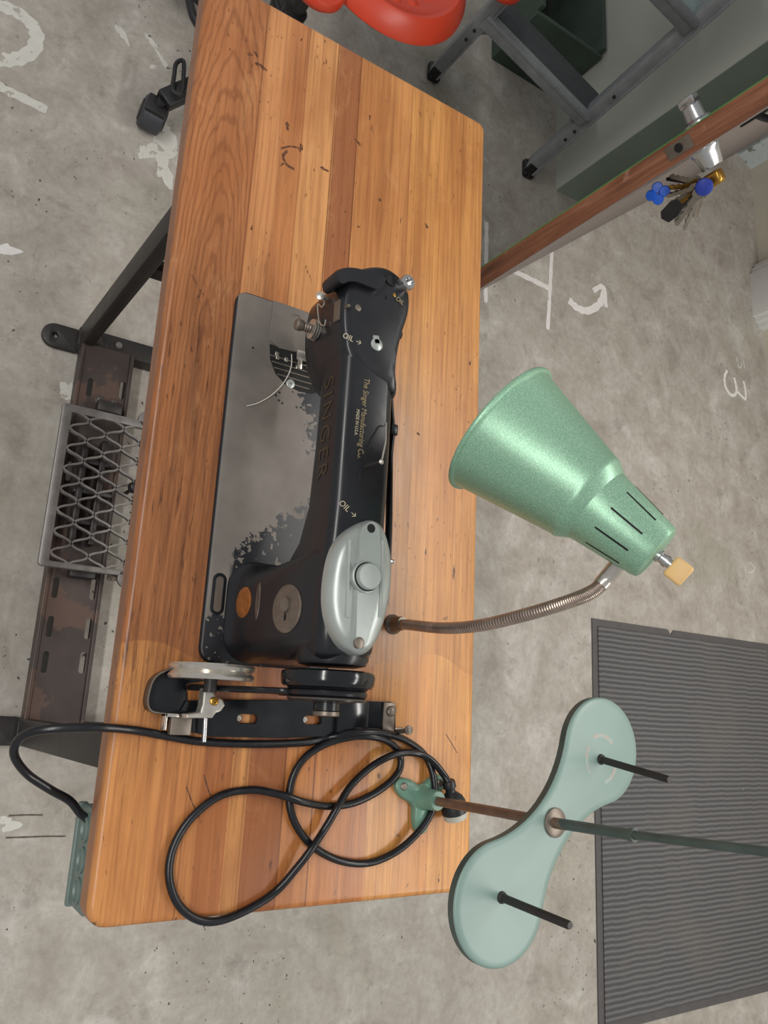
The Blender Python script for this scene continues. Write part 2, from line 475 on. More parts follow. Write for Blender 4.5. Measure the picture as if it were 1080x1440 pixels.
CENTER = {}
def put(name, mb, mat, parent=None, base=False, smooth=40):
    me = bpy.data.meshes.new(name)
    lo = Vector([min(v[i] for v in mb.v) for i in range(3)]); hi = Vector([max(v[i] for v in mb.v) for i in range(3)])
    c = (lo + hi) / 2
    if base: c.z = lo.z
    me.from_pydata([tuple(v - c) for v in mb.v], [], mb.f)
    b = bmesh.new(); b.from_mesh(me)
    bmesh.ops.remove_doubles(b, verts=b.verts[:], dist=1e-6)
    bmesh.ops.recalc_face_normals(b, faces=b.faces[:])
    b.to_mesh(me); b.free()
    me.materials.append(M[mat] if isinstance(mat, str) else mat)
    for p in me.polygons: p.use_smooth = True
    me.set_sharp_from_angle(angle=math.radians(smooth))
    o = bpy.data.objects.new(name, me); COL.objects.link(o)
    o.location = c
    CENTER[o] = c
    if parent:
        o.parent = parent
        o.matrix_parent_inverse = Matrix.Translation(-CENTER[parent])
    return o
def thing(name, loc, label, cat, group=None):
    o = bpy.data.objects.new(name, None); COL.objects.link(o)
    o.empty_display_size = 0.05
    o.location = loc; CENTER[o] = Vector(loc)
    o['label'] = label; o['category'] = cat
    if group: o['group'] = group
    return o
def tag(o, label, cat, group=None):
    o['label'] = label; o['category'] = cat
    if group: o['group'] = group
    return o
def struct(name, mb, mat, label=None):
    o = put(name, mb, mat); o['kind'] = 'structure'
    if label: o['label'] = label; o['category'] = name.split('_')[0]
    return o
def rr(x0, x1, y0, y1, r, n=6):
    """rounded rectangle outline, counter-clockwise"""
    rs = r if isinstance(r, (list, tuple)) else [r] * 4   # corners: (x1,y1) (x0,y1) (x0,y0) (x1,y0)
    out = []
    for (cx, cy, a0), q in zip(((x1, y1, 0), (x0, y1, PI / 2), (x0, y0, PI), (x1, y0, 1.5 * PI)), rs):
        sx = -1 if cx == x1 else 1; sy = -1 if cy == y1 else 1
        for k in range(n + 1):
            a = a0 + PI / 2 * k / n
            out.append((cx + sx * q + q * math.cos(a), cy + sy * q + q * math.sin(a)))
    return out
def slot(cx, cy, lx, ly, n=6):
    return rr(cx - lx / 2, cx + lx / 2, cy - ly / 2, cy + ly / 2, min(lx, ly) / 2 * 0.98, n)
def circle(cx, cy, r, n=24):
    return [(cx + r * math.cos(2 * PI * k / n), cy + r * math.sin(2 * PI * k / n)) for k in range(n)]
def spline(pts, sub=8, closed=False):
    P = [Vector(p) for p in pts]; out = []; n = len(P)
    for i in range(n if closed else n - 1):
        if closed: p0, p1, p2, p3 = P[i - 1], P[i], P[(i + 1) % n], P[(i + 2) % n]
        else: p0, p1, p2, p3 = P[max(i - 1, 0)], P[i], P[i + 1], P[min(i + 2, n - 1)]
        for k in range(sub):
            t = k / sub
            out.append(0.5 * ((2 * p1) + (p2 - p0) * t + (2 * p0 - 5 * p1 + 4 * p2 - p3) * t * t + (3 * p1 - p0 - 3 * p2 + p3) * t ** 3))
    if not closed: out.append(P[-1])
    return out
def z_ring(o, z): return [Vector((x, y, z)) for x, y in o]
def frame(origin, xdir, ydir):
    x = Vector(xdir).normalized(); z = x.cross(Vector(ydir)).normalized(); y = z.cross(x)
    m_ = Matrix((x, y, z)).transposed().to_4x4(); m_.translation = Vector(origin)
    return m_
def screw(mb, c, axis, r, h=0.002):
    mb.lathe([(r, 0), (r, h * 0.6), (r * 0.75, h)], c, axis, 14)

# ================================================================ ROOM
mb = MB(); mb.add([(-3.2, -2.2, 0), (3.4, -2.2, 0), (3.4, 4.2, 0), (-3.2, 4.2, 0)], [(0, 1, 2, 3)])
floor = struct('floor', mb, 'floor')

def ribbon(pts, wd, z=0.0006, sub=6, zb=0.0):
    """flat paint stroke lying on the floor"""
    P = spline([at(*p, zb) for p in pts], sub) if len(pts) > 2 else [at(*p, zb) for p in pts]
    out = MB(); L = []; R_ = []
    for i, p in enumerate(P):
        t = (P[min(i + 1, len(P) - 1)] - P[max(i - 1, 0)]).normalized()
        nrm = Vector((-t.y, t.x, 0)); wv = wd / 2 * (1 + 0.13 * math.sin(i * 1.7) + 0.06 * math.sin(i * 4.1))
        L.append(p + nrm * wv); R_.append(p - nrm * wv)
    poly = L + R_[::-1]
    vs = [Vector((q.x, q.y, zb)) for q in poly] + [Vector((q.x, q.y, zb + z)) for q in poly]
    n = len(L); k = len(poly)
    fs = []
    for i in range(n - 1):
        fs.append((k + i, k + i + 1, k + (k - 2 - i), k + (k - 1 - i)))
    for i in range(k): fs.append((i, (i + 1) % k, k + (i + 1) % k, k + i))
    return out.add(vs, fs)
def blob(px, py, r, sq=0.7, seed=0, z=0.0006, zb=0.0):
    c = at(px, py, zb); rnd = random.Random(seed)
    ph = [rnd.random() * 6 for _ in range(4)]; rot = rnd.random() * PI
    pts = []
    for k in range(28):
        a = 2 * PI * k / 28
        q = r * (1 + .28 * math.sin(2 * a + ph[0]) + .2 * math.sin(3 * a + ph[1]) + .14 * math.sin(5 * a + ph[2]) + .08 * math.sin(9 * a + ph[3]))
        x, y = q * math.cos(a), q * math.sin(a) * sq
        pts.append((c.x + x * math.cos(rot) - y * math.sin(rot), c.y + x * math.sin(rot) + y * math.cos(rot)))
    return MB().loft([z_ring(pts, zb), z_ring(pts, zb + z)])
def mark(mb_, mat, label, name='paint_mark'):
    o = put(name, mb_, mat, floor); o['label'] = label
    return o
mark(ribbon([(-28, 2), (0, 8), (28, 20), (50, 43), (48, 68), (28, 82), (0, 85), (-28, 84)], 0.030), 'paintold', 'faded white painted ring on the concrete')
mark(ribbon([(-20, 110), (5, 125), (34, 139), (66, 155)], 0.021), 'paintold', 'faded white painted stroke below the ring')
mark(blob(4, 352, 0.026, 0.55, 3), 'paint', 'white paint blob at the left border')
for i, (x, y, r, q, sd) in enumerate([(222, 214, .042, .45, 5), (231, 238, .036, .6, 8), (199, 213, .016, .45, 9), (230, 190, .05, .5, 15)]):
    mark(blob(x, y, r, q, sd, .0005 + .0002 * i), 'paintold', 'patch of spilt white paint beside the caster')
for i, (x, y, r, s) in enumerate([(212, 58, .020, .3), (228, 84, .019, .35), (172, 48, .024, .35), (214, 94, .010, .5)]):
    mark(blob(x, y, r, s, 20 + i), 'paintold', 'scuffed white paint streak near the caster')
mark(ribbon([(776, 352), (774, 390), (772, 430), (770, 463)], 0.0150), 'paint', 'long white painted bar on the floor behind the table')
mark(ribbon([(720, 380), (745, 392), (771, 405)], 0.018, .0010), 'paint', 'slanting white stroke joining the painted bar')
mark(ribbon([(684, 312), (684, 345), (683, 385), (683, 425)], 0.0145), 'paint', 'white painted bar beside the table edge')
mark(ribbon([(800, 422), (812, 433), (827, 437), (842, 428), (849, 412), (847, 402)], 0.026), 'paint', 'white painted hook-shaped character')
mark(ribbon([(834, 409), (848, 404), (852, 432)], 0.018, .0010), 'paint', 'white painted serif of the hook-shaped character')
D3 = lambda pts: [(1000 + x / 12, 480 + y / 12) for x, y in pts]
mark(ribbon(D3([(272, 490), (226, 600), (240, 760), (300, 870), (370, 915), (425, 860), (418, 740), (388, 610)]), 0.0125), 'paint', 'white painted figure 3, upper loop')
mark(ribbon(D3([(425, 840), (480, 890), (575, 975), (575, 820), (545, 670)]), 0.011, .0010), 'paint', 'white painted figure 3, lower stroke')
mark(ribbon(D3([(432, 262), (440, 350), (468, 440), (505, 430), (508, 350)]), 0.0055), 'paintold', 'small faded white figure 5, curve')
mark(ribbon(D3([(542, 325), (565, 450)]), 0.0055), 'paintold', 'small faded white figure 5, bar')
mark(ribbon([(1047, 795), (1050, 803), (1057, 805), (1062, 799)], 0.0045), 'paintold', 'small white chalk-like mark near the mat')
mark(ribbon([(1062, 799), (1054, 790)], 0.004, .0010), 'paintold', 'small white chalk-like mark near the mat')
mark(blob(99, 556, 0.030, .5, 31), 'paintold', 'chipped pale patch by the crossbar')
mark(blob(8, 1160, 0.020, .7, 33), 'paintold', 'chipped pale patch near the switch box')

for pts in ([(12, 1147), (36, 1146), (60, 1146)], [(8, 1178), (40, 1177), (66, 1176), (92, 1176)]):
    put('floor_crack', ribbon(pts, .003, .0004), 'crack', floor)
# far wall, architrave, jamb, partition
mb = MB(); mb.box((-3.2, 2.63, 0), (3.4, 2.75, 2.5)); struct('wall_back', mb, 'wallback')
mb = MB()
mb.box((-0.890, 2.592, 0), (-0.60, 2.63, 2.1), 0.001)
mb.box((-0.865, 2.572, 0), (-0.62, 2.595, 2.1), 0.001)
mb.box((-0.835, 2.556, 0), (-0.64, 2.575, 2.1), 0.001)
struct('trim_1', mb, 'trim', 'white moulded door surround standing on the floor at the right border')
mb = MB()
pts = [(-1.60, 2.50), (-1.455, 2.50), (-1.435, 2.535), (-1.405, 2.54), (-1.395, 2.575), (-1.38, 2.60), (-1.375, 2.63), (-1.60, 2.63)]
mb.loft([z_ring(pts, 0.0), z_ring(pts, 2.1)])
struct('trim_2', mb, 'flaky', 'flaking pale jamb behind the hinge side of the open door')
mb = MB(); mb.box((-3.2, 1.440, 0), (-0.738, 1.62, 2.45))
wl = struct('wall_left', mb, 'wall')
mb = MB(); mb.box((-0.7381, 1.4405, 0), (-0.7355, 1.6195, 2.449)); o = put('end_face', mb, 'wallend', wl); o['label'] = 'green-grey painted end of the partition wall'

# the open door
F = Vector((-0.165, 1.025, 0)); dd = Vector((-0.637, 0.771, 0)).normalized(); nn = Vector((0.771, 0.637, 0)).normalized()
DL = 1.93; DT = 0.048
def dpt(s, t, z): return F + dd * s + nn * t + Vector((0, 0, z))     # s along the door, t off its visible face
def dbox(mb_, s0, s1, t0, t1, z0, z1, bev=0.0):
    return mb_.box((s0, t0, z0), (s1, t1, z1), bev, 2, frame(F, dd, nn) if False else Matrix((dd, nn, Vector((0, 0, 1)))).transposed().to_4x4() if False else dm)
dm = Matrix((dd, nn, Vector((0, 0, 1)))).transposed().to_4x4(); dm.translation = F
mb = MB(); dbox(mb, 0.0015, DL, -DT + .0015, 0.0, 0.008, 2.05)
door = struct('door_1', mb, 'doorface', 'taupe-painted open door seen edge-on behind the table')
mb = MB(); dbox(mb, -0.001, 0.0016, -DT + .001, -0.001, 0.008, 2.05)
o = put('lock_edge', mb, 'dooredge', door); o['label'] = 'bare brown timber edge of the door'
mb = MB(); dbox(mb, -0.0016, 0.003, -DT - 0.0006, -DT + .0012, 0.008, 2.05)
o = put('paint_lip', mb, 'doorback', door); o['label'] = 'thin bright green paint line along the far corner of the door'
# latch plate with its bolt hole
LZ = 0.775
mb = MB(); dbox(mb, -0.0035, -0.0008, -0.040, -0.012, LZ - 0.030, LZ + 0.030, 0.001)
lp = put('latch_plate', mb, 'dullsteel', door)
mb = MB(); mb.lathe([(0.0095, 0), (0.0095, .0016), (0.0065, .002), (0.0065, .0005)], dpt(-0.0034, -0.026, LZ), -dd, 20); put('bolt', mb, 'blackpl', lp)
mb = MB()
mb.lathe([(0.034, 0), (0.034, 0.004), (0.029, 0.012), (0.0235, 0.040), (0.0215, 0.043), (0.0, 0.043)], dpt(0.062, 0.0, LZ + 0.015), nn, 32)
lk = put('lock_cylinder', mb, 'steel', door); lk['label'] = 'tapered bright lock cylinder on the visible face'
mb = MB(); mb.lathe([(0.030, 0), (0.030, 0.006), (0.022, 0.012), (0.020, 0.040), (0.017, 0.043), (0, 0.043)], dpt(0.055, -DT, LZ + 0.03), -nn, 32)
mb.box((0.04, -DT - 0.060, LZ + 0.012), (0.07, -DT - 0.040, LZ + 0.048), 0.004, 2, dm)
o = put('thumb_turn', mb, 'steel', door); o['label'] = 'bright thumb turn on the far face'
mb = MB()
mb.sweep(spline([dpt(0.075, 0.0, 0.905), dpt(0.08, 0.022, 0.925), dpt(0.082, 0.030, 0.965), dpt(0.084, 0.045, 1.0), dpt(0.084, 0.055, 1.06), dpt(0.084, 0.03, 1.12), dpt(0.084, 0.0, 1.14)], 6), 0.011, 10, flat=(1, .6))
dbox(mb, 0.066, 0.10, 0.0, 0.004, 0.87, 0.93, 0.001)
o = put('pull_handle', mb, 'blackpl', door); o['label'] = 'black curved pull handle'

# ================================================================ FLOOR MAT
mx0, mx1, my0, my1 = 0.692, 1.80, 1.575, 2.50
mb = MB()
nx = at(940, 887, 0); nt_ = nx.y
out = [(mx0, my0), (mx1, my0), (mx1, my1), (mx0, my1), (mx0, nt_ + 0.022), (mx0 + 0.018, nt_ + 0.006), (mx0, nt_ - 0.008)]
mb.plate(out, [], 0.0, 0.004, 0.0)
fm = put('floor_mat', mb, 'matrub', base=True)
tag(fm, 'grey ribbed carpet doormat with black rubber border on the concrete floor', 'mat')
mb = MB()
mb.plate([(mx0 + 0.022, my0 + 0.022), (mx1 - 0.022, my0 + 0.022), (mx1 - 0.022, my1 - 0.022), (mx0 + 0.022, my1 - 0.022)], [], 0.0035, 0.008, 0.001)
o = put('ribbed_pile', mb, 'mat', fm)

# ================================================================ SEWING TABLE
ZT = 0.75
table = thing('sewing_table', (0.61, 0.25, 0), 'large wooden sewing table with laminated top on a dark steel treadle stand', 'table')
mb = MB()
ol = lambda i: rr(0 + i, 1.22 - i, 0 + i, 0.502 - i, [0.020 - i * .5, 0.014 - i * .5, 0.014 - i * .5, 0.022 - i * .5])
mb.loft([z_ring(ol(0.003), .713), z_ring(ol(0.0), .716), z_ring(ol(0.0), .742), z_ring(ol(0.0012), .7465), z_ring(ol(0.004), .7493), z_ring(ol(0.0075), .75)])
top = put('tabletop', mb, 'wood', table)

for i, (px, py, r, q) in enumerate([(367, 93, .0075, .5), (360, 76, .004, .7), (351, 76, .004, .5), (404, 177, .006, .5), (423, 208, .006, .55), (456, 238, .006, .45), (503, 200, .0055, .4), (520, 165, .004, .4), (534, 281, .003, .8), (600, 318, .0045, .5),
                                   (588, 610, .0025, .9), (397, 231, .0035, .5)]):
    o = put('knot', blob(px, py, r, q, 60 + i, .0002, ZT), 'burn', top)
for pts, wd in (([(404, 212), (398, 220), (404, 232), (414, 238)], .004), ([(395, 209), (408, 206), (420, 208)], .003), ([(287, 1090), (292, 1108), (297, 1122)], .0015), ([(262, 1106), (270, 1128), (280, 1150)], .0013), ([(627, 1032), (643, 1059)], .0012), ([(466, 900), (472, 930)], .001)):
    put('scratch', ribbon(pts, wd, .0002, 6, ZT), 'burn', top)
def leg_frame(x, s):
    """one cast end of the stand: posts, foot bar and braces; s = +1 left end, -1 right end"""
    # front post
    mb = MB()
    mb.bar((x, 0.034, 0.012), (x + s * 0.006, 0.056, 0.712), 0.026, 0.046, 0.003, up=(1, 0, 0))
    put('leg', mb, 'iron', table)
    mb = MB(); mb.bar((x, 0.455, 0.012), (x + s * 0.006, 0.44, 0.712), 0.026, 0.046, 0.003, up=(1, 0, 0)); put('leg', mb, 'iron', table)
    # foot bar with rounded front pad
    mb = MB()
    mb.plate([(x + 0.026 * math.cos(a), -0.020 + 0.026 * math.sin(a)) for a in [PI + PI * k / 12 for k in range(13)]] + [(x + 0.026, 0.02), (x + 0.020, 0.05), (x - 0.020, 0.05), (x - 0.026, 0.02)],
             [circle(x, -0.020, 0.0055, 14)], 0.0, 0.014, 0.003)
    mb.box((x - 0.021, 0.02, 0.0), (x + 0.021, 0.50, 0.045), 0.004)
    ft = put('foot_rail', mb, 'iron', table)
    mb = MB(); screw(mb, (x, 0.10, 0.045), (0, 0, 1), 0.008, 0.006); put('bolt', mb, 'cast', ft)
    # mid braces
    mb = MB(); mb.bar((x + s * 0.003, 0.05, 0.40), (x + s * 0.003, 0.45, 0.40), 0.022, 0.034, 0.003); put('brace', mb, 'iron', table)
    mb = MB(); mb.bar((x + s * 0.003, 0.05, 0.47), (x + s * 0.003, 0.45, 0.47), 0.018, 0.016, 0.002); put('brace', mb, 'iron', table)
    mb = MB(); mb.box((x - 0.03, 0.02, 0.70), (x + 0.035, 0.48, 0.713), 0.002); put('top_bracket', mb, 'iron', table)
    mb = MB(); mb.lathe([(0.010, 0), (0.010, 0.008), (0.006, 0.012)], (x + s * 0.024, 0.046, 0.57), (s, -0.3, 0), 8); put('bolt', mb, 'iron', table)
leg_frame(0.272, 1)
leg_frame(1.060, -1)

# slotted crossbar between the two ends
cz = 0.060
cx0, cx1, cy0, cy1 = 0.292, 1.042, 0.030, 0.128
holes = []
for px, py in ((126, 545), (172, 549), (97, 662), (142, 664), (78, 826), (131, 829), (70, 881), (124, 884), (63, 931), (116, 932)):
    q = at(px, py, cz); holes.append(slot(q.x, q.y, 0.040, 0.011))
mb = MB()
mb.plate(rr(cx0, cx1, cy0, cy1, 0.002, 2), holes, cz - 0.004, cz, 0.0)
mb.box((cx0, cy0 - 0.004, cz - 0.035), (cx1, cy0 + 0.0035, cz + 0.004), 0.0015)
mb.box((cx0, cy1 - 0.0035, cz - 0.035), (cx1, cy1 + 0.004, cz + 0.004), 0.0015)
cb = put('crossbar', mb, 'rust', table, smooth=1)
for px, py in ((140, 562), (160, 567)):
    q = at(px, py, cz); mb = MB(); mb.lathe([(0.008, 0), (0.008, 0.006), (0.005, 0.010)], (q.x, q.y, cz), (0, 0, 1), 10); put('bolt', mb, 'steel', cb)
for px, py in ((112, 806), (150, 578)):
    q = at(px, py, cz); mb = MB(); mb.box((q.x - .012, q.y - .024, cz), (q.x + .012, q.y + .024, cz + .030), 0.004); put('treadle_bracket', mb, 'iron', cb)

# openwork treadle
tz = 0.115
tx0, tx1, ty0, ty1 = 0.447, 0.764, 0.000, 0.30
tr = MB()
tr.plate(rr(tx0, tx1, ty0, ty1, 0.008, 4), [rr(tx0 + 0.016, tx1 - 0.011, ty0 + 0.018, ty1 - 0.016, 0.003, 3)], tz - 0.013, tz, 0.002)
for sx, px in ((tx0 - 0.004, 0), (tx1 + 0.004, 1)):
    ear = circle(sx, 0.162, 0.018, 20)
    tr.plate(ear, [circle(sx, 0.162, 0.006, 12)], tz - 0.010, tz, 0.001)
td = put('treadle', tr, 'cast', table); td['label'] = 'openwork cast iron foot treadle'
lat = MB()
P_ = 0.0405; A_ = 0.0166
yk = [0.0352 + 0.0335 * k for k in range(8)]
for k, yc in enumerate(yk):
    pts = []
    n = 84
    for i in range(n + 1):
        x = tx0 + 0.013 + (tx1 - tx0 - 0.021) * i / n
        ph = 2 * PI * (x - tx0 - 0.016) / P_ + (PI if k % 2 else 0)
        sv = math.sin(ph); sv = math.copysign(abs(sv) ** 0.85, sv)
        pts.append((x, yc + A_ * sv))
    L = []; R_ = []
    for i, p in enumerate(pts):
        a = Vector(pts[max(i - 1, 0)]); b_ = Vector(pts[min(i + 1, n)]); t = (b_ - a).normalized()
        L.append((p[0] - t.y * 0.0019, p[1] + t.x * 0.0019)); R_.append((p[0] + t.y * 0.0019, p[1] - t.x * 0.0019))
    rings = [[Vector((*L[i], tz - .011)), Vector((*R_[i], tz - .011)), Vector((*R_[i], tz - .0008)), Vector((*L[i], tz - .0008))] for i in range(n + 1)]
    lat.loft(rings)
put('lattice', lat, 'cast', td, smooth=60)
mb = MB()
for y in (0.05, 0.085): mb.box((0.50, y, 0.066), (0.71, y + 0.012, 0.098), 0.003)
for x in (0.54, 0.60, 0.66): mb.box((x, 0.045, 0.064), (x + 0.012, 0.118, 0.094), 0.003)
put('treadle_linkage', mb, 'iron', table)
mb = MB(); q = at(188, 686, 0.13); mb.lathe([(0.0, -.012), (.008, -.0095), (.012, 0), (.008, .0095), (0.0, .012)], q, (0, 0, 1), 16); mb.sweep([(q.x, q.y, q.z - .01), (q.x, q.y, 0.06)], 0.004, 8)
put('pitman_ball', mb, 'blackpl', table)
mb = MB(); q = at(168, 808, 0.10); mb.box((q.x - .008, q.y - .02, .086), (q.x + .012, q.y + .03, .10), .003); mb.sweep([(q.x + .004, q.y - .018, .10), (q.x + .012, q.y - .012, .112)], .005, 8)
put('treadle_pivot', mb, 'dullsteel', td)

# ================================================================ SWITCH BOX
sb = thing('switch_box', (1.168, 0.045, 0.62), 'grey-green metal motor switch box mounted under the table front edge', 'switch box')
mb = MB()
mb.box((1.109, 0.003, 0.650), (1.216, 0.10, 0.7125), 0.005, 3)
body = put('housing', mb, 'boxgreen', sb)
mb = MB(); mb.box((1.107, 0.000, 0.647), (1.218, 0.012, 0.655), 0.003); o = put('rim', mb, 'boxgreen', sb)
for x in (1.132, 1.163, 1.194):
    mb = MB(); mb.lathe([(0.0135, 0), (0.0135, 0.002), (0.011, 0.0035), (0.010, 0.001), (0, 0.001)], (x, 0.0032, 0.690), (0, -1, 0), 24)
    o = put('push_button', mb, 'boxgreen', sb)

# ================================================================ SEWING MACHINE
sm = thing('sewing_machine', (0.7065, 0.176, ZT), 'black vintage industrial sewing machine with silver top cover set into the wooden table', 'sewing machine')
BZ = 0.757
mb = MB()
bo = lambda i: rr(0.468 + i, 0.945 - i, 0.087 + i, 0.265 - i, 0.017 - i * .5)
mb.loft([z_ring(bo(0), ZT), z_ring(bo(0), ZT + 0.0045), z_ring(bo(0.0012), BZ - .0008), z_ring(bo(0.003), BZ)])
bed = put('bed', mb, 'bed', sm); bed['label'] = 'bed plate worn to bare brownish metal'
# slide plate at the needle end
e0 = 0.0003
sp_o = [at(383, 428, BZ), at(386, 484, BZ), at(402, 490, BZ), at(444, 505, BZ), at(462, 470, BZ), at(452, 445, BZ), at(425, 438, BZ)]
x0 = 0.4682
spo = [(x0, 0.1375), (0.527, 0.1365), (0.533, 0.152), (0.530, 0.19), (0.532, 0.222), (x0, 0.222)]
mb = MB(); q = at(416, 446, BZ)
mb.plate(spo, [slot(q.x, q.y, 0.006, 0.012)], BZ - 0.002, BZ + 0.0012, 0.0004)
put('slide_plate', mb, 'slide', sm, smooth=1)
# dark crescent feed area with bright ribs
fo = [(0.531, 0.138), (0.552, 0.1405), (0.570, 0.150), (0.581, 0.166), (0.585, 0.186), (0.583, 0.205), (0.575, 0.220), (0.531, 0.220)]
mb = MB(); mb.plate(fo, [], BZ - 0.001, BZ + 0.0004, 0.0)
fp = put('feed_opening', mb, 'hole', sm)
for i, (x, ya, yb) in enumerate([(0.5455, .140, .206), (0.5535, .143, .206), (0.561, .147, .206), (0.569, .152, .204), (0.577, .163, .20)]):
    mb = MB(); mb.box((x, ya, BZ), (x + .0016, yb, BZ + .0014), .0003, 1); put('feed_rib', mb, 'dullsteel', fp)
for px, py in ((389, 498), (402, 506), (418, 517), (433, 517), (390, 503)):
    q = at(px, py, BZ); mb = MB(); mb.box((q.x - .0028, q.y - .0026, BZ), (q.x + .0028, q.y + .0026, BZ + .0022), .0006, 1); put('guide_clip', mb, 'nickel', fp)
q = at(408, 540, BZ); mb = MB(); mb.lathe([(.0062, 0), (.0062, .0014), (.005, .0022), (.0022, .0022), (.0022, .0012), (0, .0012)], (q.x, q.y, BZ), (0, 0, 1), 20); put('plate_screw', mb, 'silver', sm)
for px, py in ((393, 552), (388, 556), (392, 563), (356, 489), (397, 567)):
    q = at(px, py, BZ); mb = MB(); mb.lathe([(.0016, -.001), (.0016, .00015)], (q.x, q.y, BZ), (0, 0, 1), 8); put('bed_hole', mb, 'hole', bed)
# oblong inspection plate at front right of the bed
c0 = at(312, 800, BZ); c1 = at(305, 856, BZ)
mb = MB(); pl0 = rr(.842, .888, .0955, .1085, .0062)
mb.plate(pl0, [], BZ - .001, BZ + .0006, .0)
ip = put('oil_gauge', mb, 'dullsteel', sm)
mb = MB(); mb.plate(rr(.840, .890, .0935, .1105, .0082), [rr(.844, .886, .0972, .1068, .0046)], BZ, BZ + .0012, .0003); put('gauge_rim', mb, 'japan_plain', ip)

# arm, pillar and head in one casting
def xring(x, y0, y1, z0, z1, r, n=5):
    return [Vector((x, a, b)) for a, b in rr(y0, y1, z0, z1, r, n)]
mb = MB()
mb.loft([xring(.575, .158, .226, .868, .9285, .014), xring(.61, .1575, .2275, .866, .929, .014), xring(.70, .1565, .2275, .863, .929, .014),
         xring(.77, .156, .2265, .858, .929, .014), xring(.81, .154, .2255, .845, .929, .014), xring(.835, .152, .225, .82, .929, .014), xring(.90, .15, .224, .80, .929, .016),
         xring(.93, .152, .222, .80, .926, .018), xring(.940, .158, .216, .81, .918, .018)])
def zr(z, x0, x1, y0, y1, r): return z_ring(rr(x0, x1, y0, y1, r, 6), z)
mb.loft([zr(BZ - .001, .820, .943, .112, .256, .034), zr(BZ + .004, .823, .9425, .1135, .254, .034), zr(BZ + .007, .828, .942, .118, .251, .032), zr(.785, .832, .941, .122, .246, .032),
         zr(.83, .829, .940, .130, .238, .03), zr(.87, .822, .939, .140, .229, .028), zr(.90, .812, .937, .148, .224, .026), zr(.918, .815, .934, .153, .220, .022)])
# boss towards the hand wheel
mb.lathe([(.040, -.03), (.040, .0), (.037, .006), (.028, .008)], (.938, .190, .884), (1, 0, 0), 32)
# head
hp = [(.640, .2265), (.612, .2272), (.588, .2285), (.568, .2315), (.550, .2355), (.530, .241), (.512, .2435), (.494, .241), (.480, .230), (.4735, .212), (.476, .194), (.485, .176), (.497, .162), (.512, .1525), (.54, .149), (.565, .150), (.585, .154), (.600, .1585), (.622, .175)]
hp = [(p.x, p.y) for p in spline([(a, b, 0) for a, b in hp], 4, True)]
cxh = sum(p[0] for p in hp) / len(hp); cyh = sum(p[1] for p in hp) / len(hp)
def sc(o, f): return [(cxh + (a - cxh) * f, cyh + (b - cyh) * f) for a, b in o]
mb.loft([z_ring(sc(hp, .93), .832), z_ring(sc(hp, .985), .838), z_ring(hp, .86), z_ring(hp, .914), z_ring(sc(hp, .985), .9205), z_ring(sc(hp, .955), .9255), z_ring(sc(hp, .905), .9285), z_ring(sc(hp, .75), .9295)])
arm = put('arm', mb, 'japan', sm, smooth=50)
arm['label'] = 'black japanned arm, pillar and needle head casting'
# worn bare patch on the wheel boss
# thread-guard hook on top of the head
gp = [(471, 384), (476, 378), (488, 376), (503, 378), (520, 383), (540, 390), (533, 407), (518, 404), (500, 397), (487, 396), (478, 399), (472, 394)]
gp = [at(a, b, .934) for a, b in gp]
gs = spline(gp, 4, True)
mb = MB(); mb.loft([[Vector((p.x, p.y, .905)) for p in gs], [Vector((p.x, p.y, .932)) for p in gs], [Vector((p.x * .97 + cxh * .03, p.y * .97 + cyh * .03, .9375)) for p in gs]])
put('take_up_guard', mb, 'japan', sm)
mb = MB(); g2 = [at(a, b, .915) for a, b in ((474, 396), (486, 398), (502, 401), (521, 408))]
mb.sweep(spline(g2, 4), .0022, 8); put('take_up_slot', mb, 'dullsteel', sm)
# presser thumb nut
q = at(566, 402, .928)
mb = MB(); mb.lathe([(.0092, -.004), (.0092, .012), (.0082, .0135), (.0050, .0135), (.0050, .008), (0, .008)], q, (0.0, 0.05, 1), 24); put('thumb_nut', mb, 'steel', sm)
q = at(549, 393, .9295); mb = MB(); mb.lathe([(.0072, -.003), (.0072, .001), (.0050, .0014), (.0048, -.001), (0, -.001)], q, (0, 0, 1), 22); mb.lathe([(.0072, .0005), (.0078, .0016), (.0066, .0022), (.0060, .0012)], q, (0, 0, 1), 22); put('oil_hole', mb, 'hole', sm)
for px, py, r, mname in ((547, 416, .0022, 'hole'), (557, 413, .0022, 'brass'), (506, 431, .004, 'dullsteel')):
    q = at(px, py, .934); mb = MB(); mb.lathe([(r, -.002), (r, .0009), (r * .6, .0012)], (q.x, q.y, .9295), (0, 0, 1), 14); put('oil_port', mb, mname, sm)
# keyhole-shaped oil cap
q = at(529, 485, .929); q2 = at(527, 476, .929)
mb = MB(); mb.lathe([(.0078, -.002), (.0078, .0025), (.006, .0035)], (q.x, q.y, .9285), (0, 0, 1), 22)
mb.bar((q.x, q.y, .9305), (q2.x - .003, q2.y, .9305), .008, .003, .0008); put('oil_cap', mb, 'silver', sm)
# side screw of the head
q = at(562, 472, .89); mb = MB(); mb.lathe([(.003, 0), (.003, .008), (.0048, .008), (.0048, .013)], (q.x, q.y - .012, q.z), (0, 1, .1), 12); put('clamp_screw', mb, 'blackpl', sm)
